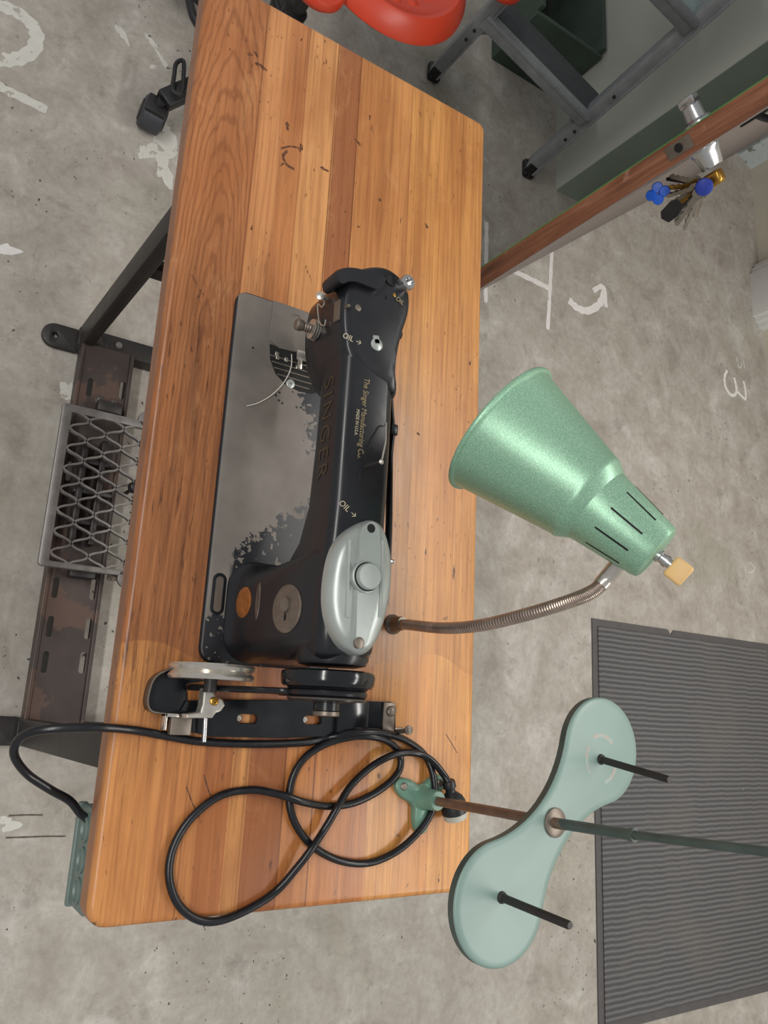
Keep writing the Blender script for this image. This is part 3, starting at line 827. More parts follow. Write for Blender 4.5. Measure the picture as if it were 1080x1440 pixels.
# tension discs, take-up spring and guides on the front of the head
tc_ = Vector((0.553, 0.150, 0.868))
mb = MB()
for i, (r, h) in enumerate(((.013, .002), (.0125, .005), (.012, .008))): mb.lathe([(r * .4, h), (r, h - .0008), (r, h + .0004), (r * .4, h + .0012)], tc_, (0, -1, 0), 26)
put('tension_disc', mb, 'nickel', sm)
mb = MB(); mb.sweep([tc_, tc_ + Vector((0, -.022, 0))], .0028, 8)
for k in range(4): mb.lathe([(.005, .010 + .003 * k), (.006, .0112 + .003 * k), (.005, .0125 + .003 * k)], tc_, (0, -1, 0), 14)
mb.lathe([(.0065, .020), (.0072, .022), (.0072, .027), (.005, .029)], tc_, (0, -1, 0), 14); put('tension_nut', mb, 'dullsteel', sm)
mb = MB(); q = [aty(a, b, .146) for a, b in ((448, 420), (456, 424), (453, 432), (447, 428), (449, 452), (456, 458), (458, 450))]
mb.sweep(spline(q, 5), .0009, 6); put('check_spring', mb, 'nickel', sm)
q = aty(459, 421, .150); mb = MB(); mb.sweep([q + Vector((0, .012, 0)), q + Vector((0, -.010, .002))], .0018, 8); mb.lathe([(.0055, 0), (.0055, .0016), (.003, .0024)], q + Vector((0, -.009, .002)), (-.1, -.5, 1), 16); put('thread_guide', mb, 'nickel', sm)
mb = MB(); q = [aty(a, b, .154) for a, b in ((470, 445), (480, 434), (489, 431), (491, 428))]
mb.sweep(spline(q, 4), .0022, 8); put('thread_retainer', mb, 'dullsteel', sm)
mb = MB(); q = aty(477, 440, .152); mb.box((q.x - .014, .1475, q.z - .006), (q.x + .012, .151, q.z + .006), .001); put('take_up_lever', mb, 'brownworn', sm)
# needle bar, presser foot
mb = MB(); mb.sweep([(.546, .192, .845), (.546, .192, .79)], .0042, 12); mb.box((.540, .186, .785), (.552, .198, .797), .001); put('needle_bar', mb, 'steel', sm)
mb = MB(); mb.sweep([(.546, .192, .79), (.546, .192, .758)], .0007, 6); put('needle', mb, 'steel', sm)
mb = MB(); mb.sweep([(.533, .206, .845), (.533, .206, .775)], .0042, 12); mb.box((.527, .198, .766), (.540, .212, .782), .0015)
mb.box((.529, .176, .760), (.543, .212, .7635), .001); mb.box((.540, .178, .7602), (.556, .184, .764), .0008); mb.box((.534, .20, .762), (.556, .207, .768), .001)
put('presser_foot', mb, 'nickel', sm)
# silver oval cover
cp = [(789, 0), ]
cov = [at(a, b, .936) for a, b in ((519, 732), (500, 738), (481, 752), (467, 775), (459, 810), (457, 848), (463, 880), (476, 905), (490, 917), (503, 922), (517, 915), (530, 893), (540, 862), (546, 826), (547, 790), (542, 762), (533, 740))]
cov = spline(cov, 4, True); ccx = sum(p.x for p in cov) / len(cov); ccy = sum(p.y for p in cov) / len(cov)
def csc(f, z, g=None): return [Vector((ccx + (p.x - ccx) * (g or f), ccy + (p.y - ccy) * f, z)) for p in cov]
mb = MB(); mb.loft([csc(1.0, .9275), csc(1.0, .937), csc(.965, .9415, .98), csc(.88, .9465, .94), csc(.72, .9495, .86), csc(.45, .9505, .70)])
cover = put('top_cover', mb, 'silver', sm); cover['label'] = 'silver-painted oval cover'
rp = [at(a, b, .951) for a, b in ((521, 733), (511, 738), (504, 752), (502, 790), (499, 840), (498, 880), (498, 905), (506, 912), (514, 905), (522, 875), (530, 835), (534, 790), (533, 752), (529, 738))]
rp = spline(rp, 4, True); rcx = sum(p.x for p in rp) / len(rp); rcy = sum(p.y for p in rp) / len(rp)
mb = MB(); mb.loft([[Vector((p.x, p.y, .935)) for p in rp], [Vector((p.x, p.y, .9535)) for p in rp], [Vector((rcx + (p.x - rcx) * .985, rcy + (p.y - rcy) * .93, .9548)) for p in rp]])
put('raised_strip', mb, 'silver', cover)
for s_ in (-1, 1):
    mb = MB(); q = [at(a + (0 if s_ < 0 else 46), b, .949) for a, b in ((491, 760), (490, 790), (489, 830), (488, 868))]
    mb.sweep(spline(q, 4), .0030, 8); put('moulded_rib', mb, 'silver', cover)
kq = at(517, 811, .9595)
mb = MB(); mb.lathe([(.0165, -.008), (.0165, -.002), (.0150, -.001)], kq, (0, 0, 1), 32); mb.lathe([(.0138, -.004), (.0138, .004), (.0128, .0055), (0, .0055)], kq, (0, 0, 1), 32)
kn = put('cover_knob', mb, 'silver', cover)
mb = MB(); mb.lathe([(.0152, -.0015), (.0152, -.0002), (.0137, -.0002)], kq, (0, 0, 1), 32); put('knob_ring', mb, 'hole', kn)
q = at(522, 743, .9549); mb = MB(); mb.lathe([(.0048, -.002), (.0048, .0004), (0, .0004)], q, (0, 0, 1), 18); put('screw_hole', mb, 'hole', cover)
q = at(505, 904, .9549); mb = MB(); mb.lathe([(.0058, -.002), (.0058, .0010), (.0045, .0016), (0, .0016)], q, (0, 0, 1), 18); put('screw', mb, 'dullsteel', cover)
q = at(553, 790, .90); mb = MB(); mb.lathe([(.0035, 0), (.0035, .014), (.0025, .018)], (q.x, q.y - .018, q.z), (0, 1, 0), 10); put('cover_bolt', mb, 'steel', sm)
# hand wheel and grooved pulley
HW = Vector((.950, .190, .878))
mb = MB(); mb.lathe([(.020, 0), (.046, 0), (.0505, .002), (.0515, .006), (.0505, .015), (.048, .0175), (.040, .018), (.038, .014), (.018, .014)], HW, (1, 0, 0), 56)
hw = put('hand_wheel', mb, 'japan_plain', sm)
mb = MB(); mb.lathe([(.030, .013), (.0415, .014), (.0440, .019), (.0385, .0225), (.0385, .0255), (.0430, .029), (.0420, .032), (.025, .033), (.014, .034), (.014, .042), (.011, .0435)], HW, (1, 0, 0), 56)
pu = put('pulley', mb, 'japan', sm)
mb = MB(); mb.lathe([(.0145, .043), (.0145, .047), (.012, .048), (0, .048)], HW, (1, 0, 0), 24); put('axle_nut', mb, 'dullsteel', pu)
mb = MB(); mb.lathe([(.0422, .0285), (.0436, .0295), (.0422, .0308)], HW, (1, 0, 0), 56, cap0=False, cap1=False); put('pulley_rim', mb, 'dullsteel', pu)
# worn brownish boss patch
mb = MB()
ap = []
for i in range(9):
    a = math.radians(118 + i * 9)
    ap.append([Vector((xx, .190 + .0404 * math.cos(a), .884 + .0404 * math.sin(a))) for xx in (.916 + .004 * math.sin(i * 1.9), .937)])
vs = [p for r_ in ap for p in r_]; mb.add(vs, [(2 * i, 2 * i + 1, 2 * i + 3, 2 * i + 2) for i in range(8)])
# badge, number plate and stitch dial on the pillar front
from mathutils.bvhtree import BVHTree
bvh = BVHTree.FromPolygons([v.co + CENTER[arm] for v in arm.data.vertices], [tuple(p.vertices) for p in arm.data.polygons])
def front_disc(px, py, rx_, rz_, th, mat, name, parent=sm, base=None):
    """thin oval plate lying on the curved front of the pillar"""
    hit = base or bvh.ray_cast(CAM_POS, ray(px, py).normalized())
    c, nrm = hit[0], hit[1]
    if nrm.y > 0: nrm = -nrm
    ex = (Vector((1, 0, 0)) - nrm * nrm.x).normalized(); ez = ex.cross(-nrm).normalized()
    if ez.z < 0: ez = -ez
    rings = []
    for f, h in ((1, -.001), (1, th * .6), (.94, th), (.5, th), (.001, th)):
        ring = []
        for k in range(36):
            a = 2 * PI * k / 36
            p = c + ex * rx_ * f * math.cos(a) + ez * rz_ * f * math.sin(a)
            loc = bvh.ray_cast(p + nrm * .03, -nrm)[0]
            if loc is None or (loc - p).length > .02: loc = p
            ring.append(loc + nrm * h)
        rings.append(ring)
    return put(name, MB().loft(rings), mat, parent, smooth=30), hit
front_disc(343, 847, .0180, .0150, .0012, 'badge', 'badge')
front_disc(363, 845, .0215, .0042, .0010, 'plate_', 'number_plate')
dl, _h = front_disc(404, 856, .0265, .0235, .0022, 'brownworn', 'stitch_dial')
front_disc(405, 851, .0085, .0070, .0055, 'dullsteel', 'dial_knob', dl)
front_disc(403, 868, .0045, .0018, .0027, 'hole', 'dial_slot', dl)
# rear presser-lifting lever and spool pin with its wire
mb = MB(); q = [at(a, b, .895) for a, b in ((545, 520), (547, 545), (549, 575), (551, 600), (551, 612), (548, 640), (547.5, 680), (547, 730), (545, 790), (541, 850))]
mb.sweep(spline(q, 4), .0035, 10, flat=(1, 1.6)); q = at(552, 606, .895); mb.box((q.x - .007, q.y - .006, .885), (q.x + .007, q.y + .004, .902), .002)
put('presser_lever', mb, 'japan', sm)
mb = MB(); q = at(511, 657, .9265); mb.sweep([(q.x, q.y, .925), (q.x - .001, q.y + .006, .954)], .0026, 10); spn = put('spool_pin', mb, 'iron', sm)
tp = Vector((q.x - .001, q.y + .006, .954)); mb = MB(); mb.lathe([(0, -.003), (.003, 0), (0, .003)], tp, (0, 0, 1), 12)
q2 = at(543, 595, .935); mb.sweep([tp, (tp + q2) / 2 + Vector((0, .001, .002)), q2, q2 + Vector((.006, .003, -.02))], .0011, 8); put('thread_wire', mb, 'nickel', spn)
for (a, b, c_, d_) in ((508, 633, 507, 648), (507, 662, 505, 680), (511, 727, 511, 732)):
    p0 = at(a, b, .929); p1 = at(c_, d_, .929); mb = MB(); mb.bar((p0.x, p0.y, .9290), (p1.x, p1.y, .9290), .0030, .0012, .0004, seg=1); put('oil_slot', mb, 'hole', sm)
# lettering
TOPX = Vector((1, 0, 0)); TOPY = Vector((0, 1, 0))
def top_text(body, px, py, z, size, mat, name='lettering', ang=0, **kw):
    c = at(px, py, z); c.z = z
    x = Matrix.Rotation(ang, 3, 'Z') @ TOPX; y = Matrix.Rotation(ang, 3, 'Z') @ TOPY
    mb_ = MB(); mb_.text(body, size, frame(c, x, y), 0.0002, **kw)
    return put(name, mb_, mat, arm)
top_text('The Singer Manufacturing Co.', 511, 588, .9294, .0100, 'gold', ang=-.03, xs=.80)
top_text('MADE IN U.S.A.', 502, 594, .9294, .0058, 'cream', ang=-.03, xs=.80)
top_text('OIL \u2192', 495, 477, .9294, .0100, 'cream', ang=1.45, shear=.2, xs=.9)
top_text('OIL', 562, 423, .9307, .0085, 'gold', ang=1.2, shear=.2, xs=.9)
top_text('OIL \u2192', 489, 716, .9294, .0100, 'cream', ang=1.0, shear=.2, xs=.9)
mb = MB(); mb.text('SINGER', .031, frame((.681, .1562, .894), (1, -.0100, 0), (0, 0, 1)), .0001, spacing=1.25)
o = put('lettering', mb, 'goldfaint', arm); o['label'] = 'faded gold maker name on the front of the arm'

# loose white thread end
mb = MB(); q = [at(a, b, BZ + h) for a, b, h in ((410, 498, .012), (410, 512, .010), (406, 526, .008), (396, 542, .004), (380, 557, .002), (362, 567, .0012), (347, 571, .0012))]
mb.sweep(spline(q, 6), .0006, 6)
tag(put('sewing_thread', mb, 'thread'), 'loose white thread end trailing from the needle over the bed', 'thread')

# drive belt from the pulley down through the table
mb = MB()
a0 = HW + Vector((.024, 0, 0)); pts = []
for k in range(25):
    a = -PI * .08 + (PI * 1.16) * k / 24
    pts.append(a0 + Vector((0, .0405 * math.cos(a), .0405 * math.sin(a))))
front = [a0 + Vector((0, -.050 - .062 * t, -.014 - .105 * t)) for t in (0, .33, .66, 1.0)]
back = [a0 + Vector((0, .036 - .03 * t, -.02 - .107 * t)) for t in (1.0, .66, .33)]
mb.sweep(spline(back + pts + front, 2), .0036, 8)
tag(put('drive_belt', mb, 'rubber'), 'dark round drive belt running over the pulley beside the handwheel', 'belt')

# ================================================================ BOBBIN WINDER on its slotted base
bw = thing('bobbin_winder', (1.0, 0.19, ZT), 'black bobbin winder with nickel wheel on slotted plate beside the handwheel', 'bobbin winder')
mb = MB()
bp = [at(a, b, .757) for a, b in ((262, 985), (330, 984), (470, 984), (550, 987), (556, 992), (556, 1026), (500, 1034), (400, 1038), (300, 1036), (240, 1024), (232, 1006), (255, 998))]
hs = []
for ax_, ay, bx_, by in ((334, 1010, 362, 1011), (427, 1012, 452, 1012)):
    p0 = at(ax_, ay, .757); p1 = at(bx_, by, .757); hs.append(rr(p0.x - .005, p0.x + .005, p0.y, p1.y, .0046))
mb.plate([(p.x, p.y) for p in bp], hs, ZT, .7575, .001)
bpl = put('base_plate', mb, 'japan_plain', bw, smooth=1)
for px, py in ((337, 1010), (430, 1012)):
    q = at(px, py, .757); mb = MB(); mb.lathe([(.0042, 0), (.0042, .004), (.0032, .005), (.0016, .005), (.0016, .003), (0, .003)], (q.x, q.y, ZT), (0, 0, 1), 14); put('screw', mb, 'nickel', bpl)
mb = MB(); q0 = at(477, 1010, .7575); mb.box((.9795, q0.y - .006, .757), (1.026, q0.y + .040, .7640), .002); put('cross_rib', mb, 'japan_plain', bpl)
# curved black shield at the front
sh = [at(a, b, .757) for a, b in ((300, 936), (262, 936), (232, 942), (214, 953), (206, 972), (204, 990), (210, 1000), (226, 1003))]
sh = spline(sh, 4)
mb = MB()
ring = []
for p in sh:
    ring.append([Vector((p.x, p.y, ZT)), Vector((p.x, p.y, ZT + .014)), Vector((p.x + .0006, p.y + .0022, ZT + .014)), Vector((p.x + .0006, p.y + .0022, ZT))])
mb.loft(ring)
fl = [(p.x, p.y) for p in sh] + [(at(248, 1003, .752).x, at(248, 1003, .752).y), (at(263, 990, .752).x, at(263, 990, .752).y), (at(262, 962, .752).x, at(262, 962, .752).y), (at(300, 955, .752).x, at(300, 955, .752).y)]
mb.plate(fl, [], ZT, ZT + .003, .0)
put('shield', mb, 'japan_plain', bw)
mb = MB(); mb.sweep([Vector((p.x, p.y + .001, ZT + .0145)) for p in sh], .0012, 6); put('shield_edge', mb, 'dullsteel', bw)
# nickel wheel
WC = Vector((.949, .0885, .797))
mb = MB(); mb.lathe([(.010, .001), (.036, .001), (.0455, 0), (.0475, .003), (.0460, .006), (.0435, .0085), (.0460, .011), (.0475, .0135), (.0455, .0165), (.036, .0155), (.010, .0155)], WC, (1, 0, 0), 64)
wh = put('winder_wheel', mb, 'nickel', bw)
mb = MB(); mb.lathe([(.0075, 0), (.0075, .030)], WC, (1, 0, 0), 16); put('axle', mb, 'iron', bw)
# silver frame arm
fa = [(286, 968), (296, 968), (304, 980), (313, 984), (316, 992), (310, 1000), (303, 1003), (298, 1010), (262, 1010), (260, 1004), (281, 1001), (284, 990)]
fa = [at(a, b, .786) for a, b in fa]
mb = MB(); mb.plate([(p.x, p.y) for p in fa], [], .772, .788, .002)
ar = put('winder_arm', mb, 'nickel', bw, smooth=1)
mb = MB(); q = at(301, 986, .788); mb.lathe([(.0048, 0), (.0048, .002), (.0035, .003), (.0022, .003), (.0022, .001), (0, .001)], q, (0, 0, 1), 16); put('screw', mb, 'brass', ar)
mb = MB(); mb.box((q.x - .004, q.y - .006, .757), (q.x + .004, q.y + .004, .774), .001); put('arm_post', mb, 'iron', bw)
mb = MB(); p0 = at(289, 1008, .772); p1 = at(287, 1043, .770); mb.sweep([p0, p1], .0028, 10); put('bobbin_spindle', mb, 'steel', bw)
mb = MB(); p0 = at(236, 1008, .762); mb.box((p0.x - .004, p0.y - .006, .757), (p0.x + .014, p0.y - .003, .771), .0008); mb.box((p0.x - .004, p0.y - .006, .757), (p0.x, p0.y + .010, .771), .0008); put('trip_clip', mb, 'nickel', bw)
mb = MB(); p0 = at(254, 1018, .764); mb.box((p0.x - .010, p0.y - .012, .757), (p0.x + .012, p0.y + .012, .767), .0015); put('trip_block', mb, 'dullsteel', bw)
# tension bracket at the far end
p0 = at(546, 1008, .760)
mb = MB(); mb.box((p0.x - .018, p0.y - .008, .7572), (p0.x + .020, p0.y + .010, .7605), .001); br = put('tension_bracket', mb, 'dullsteel', bw)
mb = MB(); q = at(550, 1000, .7605); mb.lathe([(.0068, 0), (.0068, .002), (.005, .0035), (0, .004)], (q.x, q.y, .7605), (0, 0, 1), 16); put('screw', mb, 'dullsteel', br)
mb = MB(); q = at(560, 1030, .76); mb.sweep([(q.x, q.y, ZT), (q.x - .004, q.y + .001, .785)], .003, 10); mb.lathe([(.0058, 0), (.0058, .0025), (.005, .003)], (q.x - .004, q.y + .001, .781), (0, 0, 1), 16)
mb.box((q.x - .006, q.y - .012, ZT), (q.x + .008, q.y + .014, .753), .001); put('tension_screw', mb, 'dullsteel', bw)

# ================================================================ WORK LAMP
A = Vector((.686, .300, 1.027)); Cp = Vector((.826, .405, 1.145)); ax = (Cp - A).normalized()
LL = (Cp - A).length
lamp = thing('work_lamp', (.876, .357, ZT), 'green hammertone work lamp on a bent flexible neck behind the machine', 'lamp')
prof = [(.0785, -.001), (.0800, -.0002), (.0808, .0018), (.0800, .0040), (.0772, .0052), (.0758, .0075), (.0512, .116), (.0514, .119), (.0500, .1225), (.0440, .1315), (.0424, .1335), (.0418, .137), (.0318, .204), (.0300, .2085), (.026, .2105), (0, .2105)]
inner = [(0, .2065), (.025, .2065), (.0290, .203), (.0395, .137), (.0405, .131), (.047, .119), (.0745, .0045), (.0765, .0005), (.0785, -.001)]
mb = MB(); mb.lathe(prof, A, ax, 72, cap0=False); shade = put('lamp_shade', mb, 'hammer', lamp, smooth=28)
mb = MB(); mb.lathe(inner, A, ax, 48, cap1=False, cap0=True); put('shade_lining', mb, 'white_in', shade)
u_ = ax.cross(Vector((0, 0, 1))).normalized(); v_ = u_.cross(ax)
vd = (CAM_POS - A); vd = (vd - ax * vd.dot(ax)).normalized()
t0 = math.atan2(vd.dot(v_), vd.dot(u_))
for k in range(10):
    a = t0 + 2 * PI * (k + .30) / 10 
    d0 = u_ * math.cos(a) + v_ * math.sin(a); tg = ax.cross(d0)
    p0 = A + ax * .152 + d0 * .0393; p1 = A + ax * .190 + d0 * .0339
    mb = MB(); mb.bar(p0, p1, .0020, .0010, .0002, up=d0, seg=1); o = put('vent_slot', mb, 'hole', shade)
mb = MB(); mb.lathe([(.007, .205), (.007, .214), (.0055, .215), (.0055, .219), (.0065, .219), (.0065, .223), (.005, .223), (.005, .228)], A, ax, 16); st = put('switch_stem', mb, 'steel', lamp)
kb = A + ax * .226
km = Matrix((v_, u_, ax)).transposed().to_4x4(); km = Matrix((tg, d0, ax)).transposed().to_4x4()
side = (vd.cross(ax)).normalized()
km = Matrix((side, vd, ax)).transposed().to_4x4(); km.translation = kb
mb = MB(); mb.box((-.0115, -.006, 0), (.0115, .006, .020), .003, 3, km); o = put('switch_knob', mb, 'tan', lamp); o['label'] = 'tan switch knob'
# flexible neck
nk = spline([(.8755, .357, .752), (.878, .357, .785), (.8865, .3595, .86), (.8865, .364, .925), (.8785, .371, .99), (.868, .382, 1.04), (.857, .3935, 1.070), (.842, .402, 1.083), (.829, .402, 1.098), (.820, .3985, 1.112)], 64)
n = len(nk); rad = []
for i in range(n):
    f = i / (n - 1); r = .0066 + .0012 * f
    if .10 < f < .74: r += .00045 * (1 if (i % 4) < 2 else -1)
    rad.append(r)
mb = MB(); mb.sweep(nk, rad, 14); neck = put('flexible_neck', mb, 'copper', lamp, smooth=70)
mb = MB(); mb.sweep(nk[int(n * .72):], .0086, 14); put('neck_elbow', mb, 'nickel', lamp)
mb = MB(); mb.lathe([(.0135, 0), (.0135, .002), (.011, .004), (.0095, .010), (.0095, .020), (.0085, .024)], (.8755, .357, ZT), (0, 0, 1), 24); put('lamp_base', mb, 'dullsteel', lamp)

# ================================================================ THREAD STAND
PC = Vector((1.098, .415, 0))
ts = thing('thread_stand', (1.098, .410, ZT), 'green two-spool thread stand with figure-eight tray on a thin steel pole', 'thread stand')
bc = Vector((1.0985, .410)); th0 = math.radians(-116)
star = []
for k in range(72):
    a = 2 * PI * k / 72; r = .0165 + .0285 * ((1 + math.cos(3 * (a - th0))) / 2) ** 1.6
    star.append((bc.x + r * math.cos(a), bc.y + r * math.sin(a)))
def ssc(f): return [(bc.x + (x - bc.x) * f, bc.y + (y - bc.y) * f) for x, y in star]
mb = MB(); mb.loft([z_ring(star, ZT), z_ring(star, ZT + .006), z_ring(ssc(.93), ZT + .0085), z_ring(ssc(.6), ZT + .011)])
mb.lathe([(.018, .006), (.0135, .014), (.0125, .036), (.0115, .038), (.008, .038)], (bc.x, bc.y + .002, ZT), (0, .06, 1), 24)
base_ = put('base_casting', mb, 'greencast', ts)
for k in range(3):
    a = th0 + 2 * PI * k / 3; mb = MB(); screw(mb, (bc.x + .034 * math.cos(a), bc.y + .034 * math.sin(a), ZT + .0082), (0, 0, 1), .0052, .003); put('screw', mb, 'dullsteel', base_)
mb = MB(); mb.sweep([(1.0990, .413, ZT + .03), (1.0985, .421, .90), (1.0985, .4255, 1.0)], .0058, 14); put('lower_pole', mb, 'polebrown', ts)
mb = MB(); mb.sweep([(1.0985, .4255, .985), (1.0945, .421, 1.094)], .0056, 14); mb.lathe([(.0066, 0), (.0066, .006)], (1.0945, .421, 1.088), (0, 0, 1), 14)
mb.sweep([(1.0945, .421, 1.09), (1.0865, .42, 1.235), (1.08, .42, 1.42)], .0043, 12); up_ = put('upper_pole', mb, 'greenrim', ts)
mb = MB(); mb.sweep([(1.0, .50, 1.425), (1.06, .45, 1.42), (1.08, .42, 1.42), (1.10, .39, 1.42), (1.17, .35, 1.425)], .003, 8); put('thread_arm', mb, 'iron', ts)
# figure-eight tray
LA = Vector((1.022, .507)); LB = Vector((1.1735, .3515)); mid = (LA + LB) / 2
D = (LA - LB).length / 2; ru = .0605; wa = .028
Rf = (wa ** 2 + D ** 2 - ru ** 2) / (2 * (ru - wa)); hf = Rf + wa
def eight(i):
    r_ = ru - i; R2 = Rf + i; pts = []
    ang = math.atan2(hf, D)           # direction from lobe centre to fillet centre, measured from inward axis
    for k in range(41):               # lobe at +D
        a = -(PI - ang) + 2 * (PI - ang) * k / 40
        pts.append((D + r_ * math.cos(a), r_ * math.sin(a)))
    a0 = math.atan2(-hf, D)           # fillet centre (0,hf) to lobe
    a1 = math.atan2(-hf, -D)
    for k in range(1, 16):
        a = a0 + (a1 - a0) * k / 16
        pts.append((R2 * math.cos(a), hf + R2 * math.sin(a)))
    for k in range(41):
        a = ang + (2 * PI - 2 * ang) * k / 40
        pts.append((-D + r_ * math.cos(a), r_ * math.sin(a)))
    for k in range(1, 16):
        a = -a1 + (a1 - a0) * k / 16
        pts.append((R2 * math.cos(a), -hf + R2 * math.sin(a)))
    e = (LA - LB).normalized(); n_ = Vector((-e.y, e.x))
    return [(mid.x + e.x * x + n_.x * y, mid.y + e.y * x + n_.y * y) for x, y in pts]
TZ = .980
mb = MB(); mb.loft([z_ring(eight(.0015), TZ - .0125), z_ring(eight(0), TZ - .011), z_ring(eight(0), TZ - .0025)], cap1=False)
rim_ = put('tray_rim', mb, 'greenrim', ts)
mb = MB(); mb.loft([z_ring(eight(0), TZ - .0026), z_ring(eight(.0007), TZ - .001), z_ring(eight(.0026), TZ), z_ring(eight(.008), TZ + .0002)], cap0=False)
tray = put('spool_tray', mb, 'green', ts)
for ca, r0_, a0_, a1_ in ((Vector((1.032, .503)), .026, .2, 1.5), (Vector((1.032, .503)), .027, 2.3, 3.6), (Vector((1.032, .503)), .024, 4.1, 5.4)):
    mb = MB(); ii = []; oo = []
    for k in range(13):
        a = a0_ + (a1_ - a0_) * k / 12; wv = .0016 + .0012 * math.sin(k * 2.1) ** 2
        ii.append(Vector((ca.x + (r0_ - wv) * math.cos(a), ca.y + (r0_ - wv) * math.sin(a), TZ + .0003))); oo.append(Vector((ca.x + (r0_ + wv) * math.cos(a), ca.y + (r0_ + wv) * math.sin(a), TZ + .0003)))
    mb.add(ii + oo, [(k, k + 1, 14 + k, 13 + k) for k in range(12)]); put('worn_ring', mb, 'wornpink', tray)
mb = MB(); mb.lathe([(.0155, 0), (.0155, .0022), (.0145, .0030), (.0075, .0034)], (1.0985, .4275, TZ), (0, 0, 1), 32); put('washer', mb, 'dullsteel', ts)
for (x, y, lx) in ((1.032, .503, .14), (1.168, .352, .04)):
    mb = MB(); mb.lathe([(.0062, 0), (.0058, .002), (.0042, .003), (.0040, .094), (.0032, .096)], (x, y, TZ), (lx, -.02, 1), 16); put('spool_pin', mb, 'iron', ts)

# ================================================================ POWER CORD
pc = thing('power_cord', (1.10, .25, ZT), 'black power cord coiled in loops on the table right of the machine', 'cord')
R_c = .0046; zc = ZT + R_c
def cz_(pts, sx=1 / 2.4, ox=230, oy=1010):
    return [at(ox + x * sx, oy + y * sx, zc + h) for x, y, h in pts]
path = [Vector((1.124, .008, .686)), Vector((1.116, -.004, .687))]
path += [at(98, 1126, .690), at(70, 1110, .697), at(38, 1088, .705), at(20, 1062, .72), at(26, 1040, .735), at(50, 1028, .752), at(90, 1024, .763), at(140, 1023, .764), at(190, 1027, zc)]
path += cz_([(20, 62, 0), (100, 76, .0), (200, 84, .0), (300, 87, .0), (400, 86, .0), (490, 80, 0), (545, 68, .0), (600, 56, .009), (680, 47, .014), (760, 54, .010), (830, 82, .004), (885, 130, .0), (912, 205, .008), (912, 290, .009), (880, 360, .009),
              (800, 440, .004), (700, 487, 0), (600, 482, 0), (510, 437, 0), (452, 370, 0), (425, 290, 0), (434, 205, 0), (475, 135, 0), (545, 88, .004), (630, 64, .009), (700, 62, .012), (760, 80, .009), (797, 125, .0), (793, 180, 0), (740, 235, 0),
              (650, 283, .0), (560, 297, 0), (480, 285, .008), (425, 268, .0095), (360, 250, .005), (290, 242, 0), (190, 262, 0), (95, 335, 0), (35, 430, 0), (18, 530, 0), (45, 620, 0), (105, 675, 0), (180, 685, 0), (280, 648, 0), (375, 588, 0),
              (450, 505, .006), (500, 440, .010), (540, 380, .006), (585, 305, .0095), (630, 230, .004), (695, 168, .004), (755, 132, .0095), (805, 117, .0095), (860, 120, .0075), (905, 143, .0105), (945, 190, .014), (962, 218, .018)])
sp_ = spline(path, 7)
mb = MB(); mb.sweep(sp_, R_c, 12); put('cable', mb, 'rubber', pc)
pa = at(631, 1100, ZT + .022); pb = at(641, 1150, ZT + .0175); pd = (pb - pa).normalized()
pl_ = (pb - pa).length
mb = MB(); mb.lathe([(.0080, -.002), (.0088, .000), (.0088, .007), (.0068, .009), (.0066, .013), (.0095, .016), (.0145, .021), (.0170, .027), (.0172, pl_ - .008)], pa, pd, 28)
put('plug', mb, 'blackpl', pc)
mb = MB(); mb.lathe([(.0160, pl_ - .0085), (.0164, pl_ - .003), (.0155, pl_), (0, pl_)], pa, pd, 28)
o = put('plug_base', mb, 'plugbase', pc); o['label'] = 'pale round base of the plug'

# ================================================================ SWIVEL CHAIR
cc = Vector((-.555, .335, 0))
chair = thing('swivel_chair', cc, 'orange plastic seat on a black five-star caster base beyond the table end', 'chair')
a1 = math.atan2(.100 - cc.y, -.308 - cc.x)
for k in range(5):
    a = a1 + 2 * PI * k / 5; d_ = Vector((math.cos(a), math.sin(a), 0)); s_ = Vector((-d_.y, d_.x, 0))
    mb = MB()
    tip = cc + d_ * .325 + Vector((0, 0, .085)); hub = cc + d_ * .03 + Vector((0, 0, .115))
    mb.bar(hub, tip, .044, .030, .006); mb.bar(hub + d_ * .02 + Vector((0, 0, .012)), tip - d_ * .02 + Vector((0, 0, .012)), .020, .014, .004)
    put('base_arm', mb, 'blackpl', chair)
    ax_d = (s_ * .93 + d_ * .36).normalized() if k else Vector((-.12, -.99, 0)).normalized()
    wc = cc + d_ * .336 + Vector((0, 0, .038)); 
    mb = MB(); mb.lathe([(.026, -.027), (.033, -.026), (.038, -.021), (.038, .021), (.033, .026), (.026, .027)], wc, ax_d, 28); cs = put('caster', mb, 'tyre', chair)
    mb = MB(); mb.lathe([(.025, .0265), (.025, .0290), (.014, .0275)], wc, ax_d, 24); put('wheel_cap', mb, 'blackpl', cs); mb = MB(); mb.lathe([(.025, -.0265), (.025, -.0290), (.014, -.0275)], wc, ax_d, 24); put('wheel_cap', mb, 'blackpl', cs)
    mb = MB(); mb.bar(wc + Vector((0, 0, .034)) - ax_d * .024, wc + Vector((0, 0, .034)) + ax_d * .024, .046, .014, .005); mb.sweep([wc + Vector((0, 0, .03)), tip + Vector((0, 0, .005))], .011, 12); put('caster_fork', mb, 'blackpl', cs)
mb = MB(); mb.lathe([(.045, .095), (.045, .130), (.030, .136), (.028, .27), (.018, .272), (.018, .44)], cc, (0, 0, 1), 24); put('column', mb, 'blackpl', chair)
fr = MB(); arc_ = [math.radians(205 + 95 * k / 24) for k in range(25)]
rg = [cc + Vector((.03 * math.cos(arc_[0]), .03 * math.sin(arc_[0]), .21))] + [cc + Vector((.235 * math.cos(a), .235 * math.sin(a), .21)) for a in arc_] + [cc + Vector((.03 * math.cos(arc_[-1]), .03 * math.sin(arc_[-1]), .21))]
fr.sweep(rg, .009, 10)
put('foot_rest', fr, 'blackpl', chair)
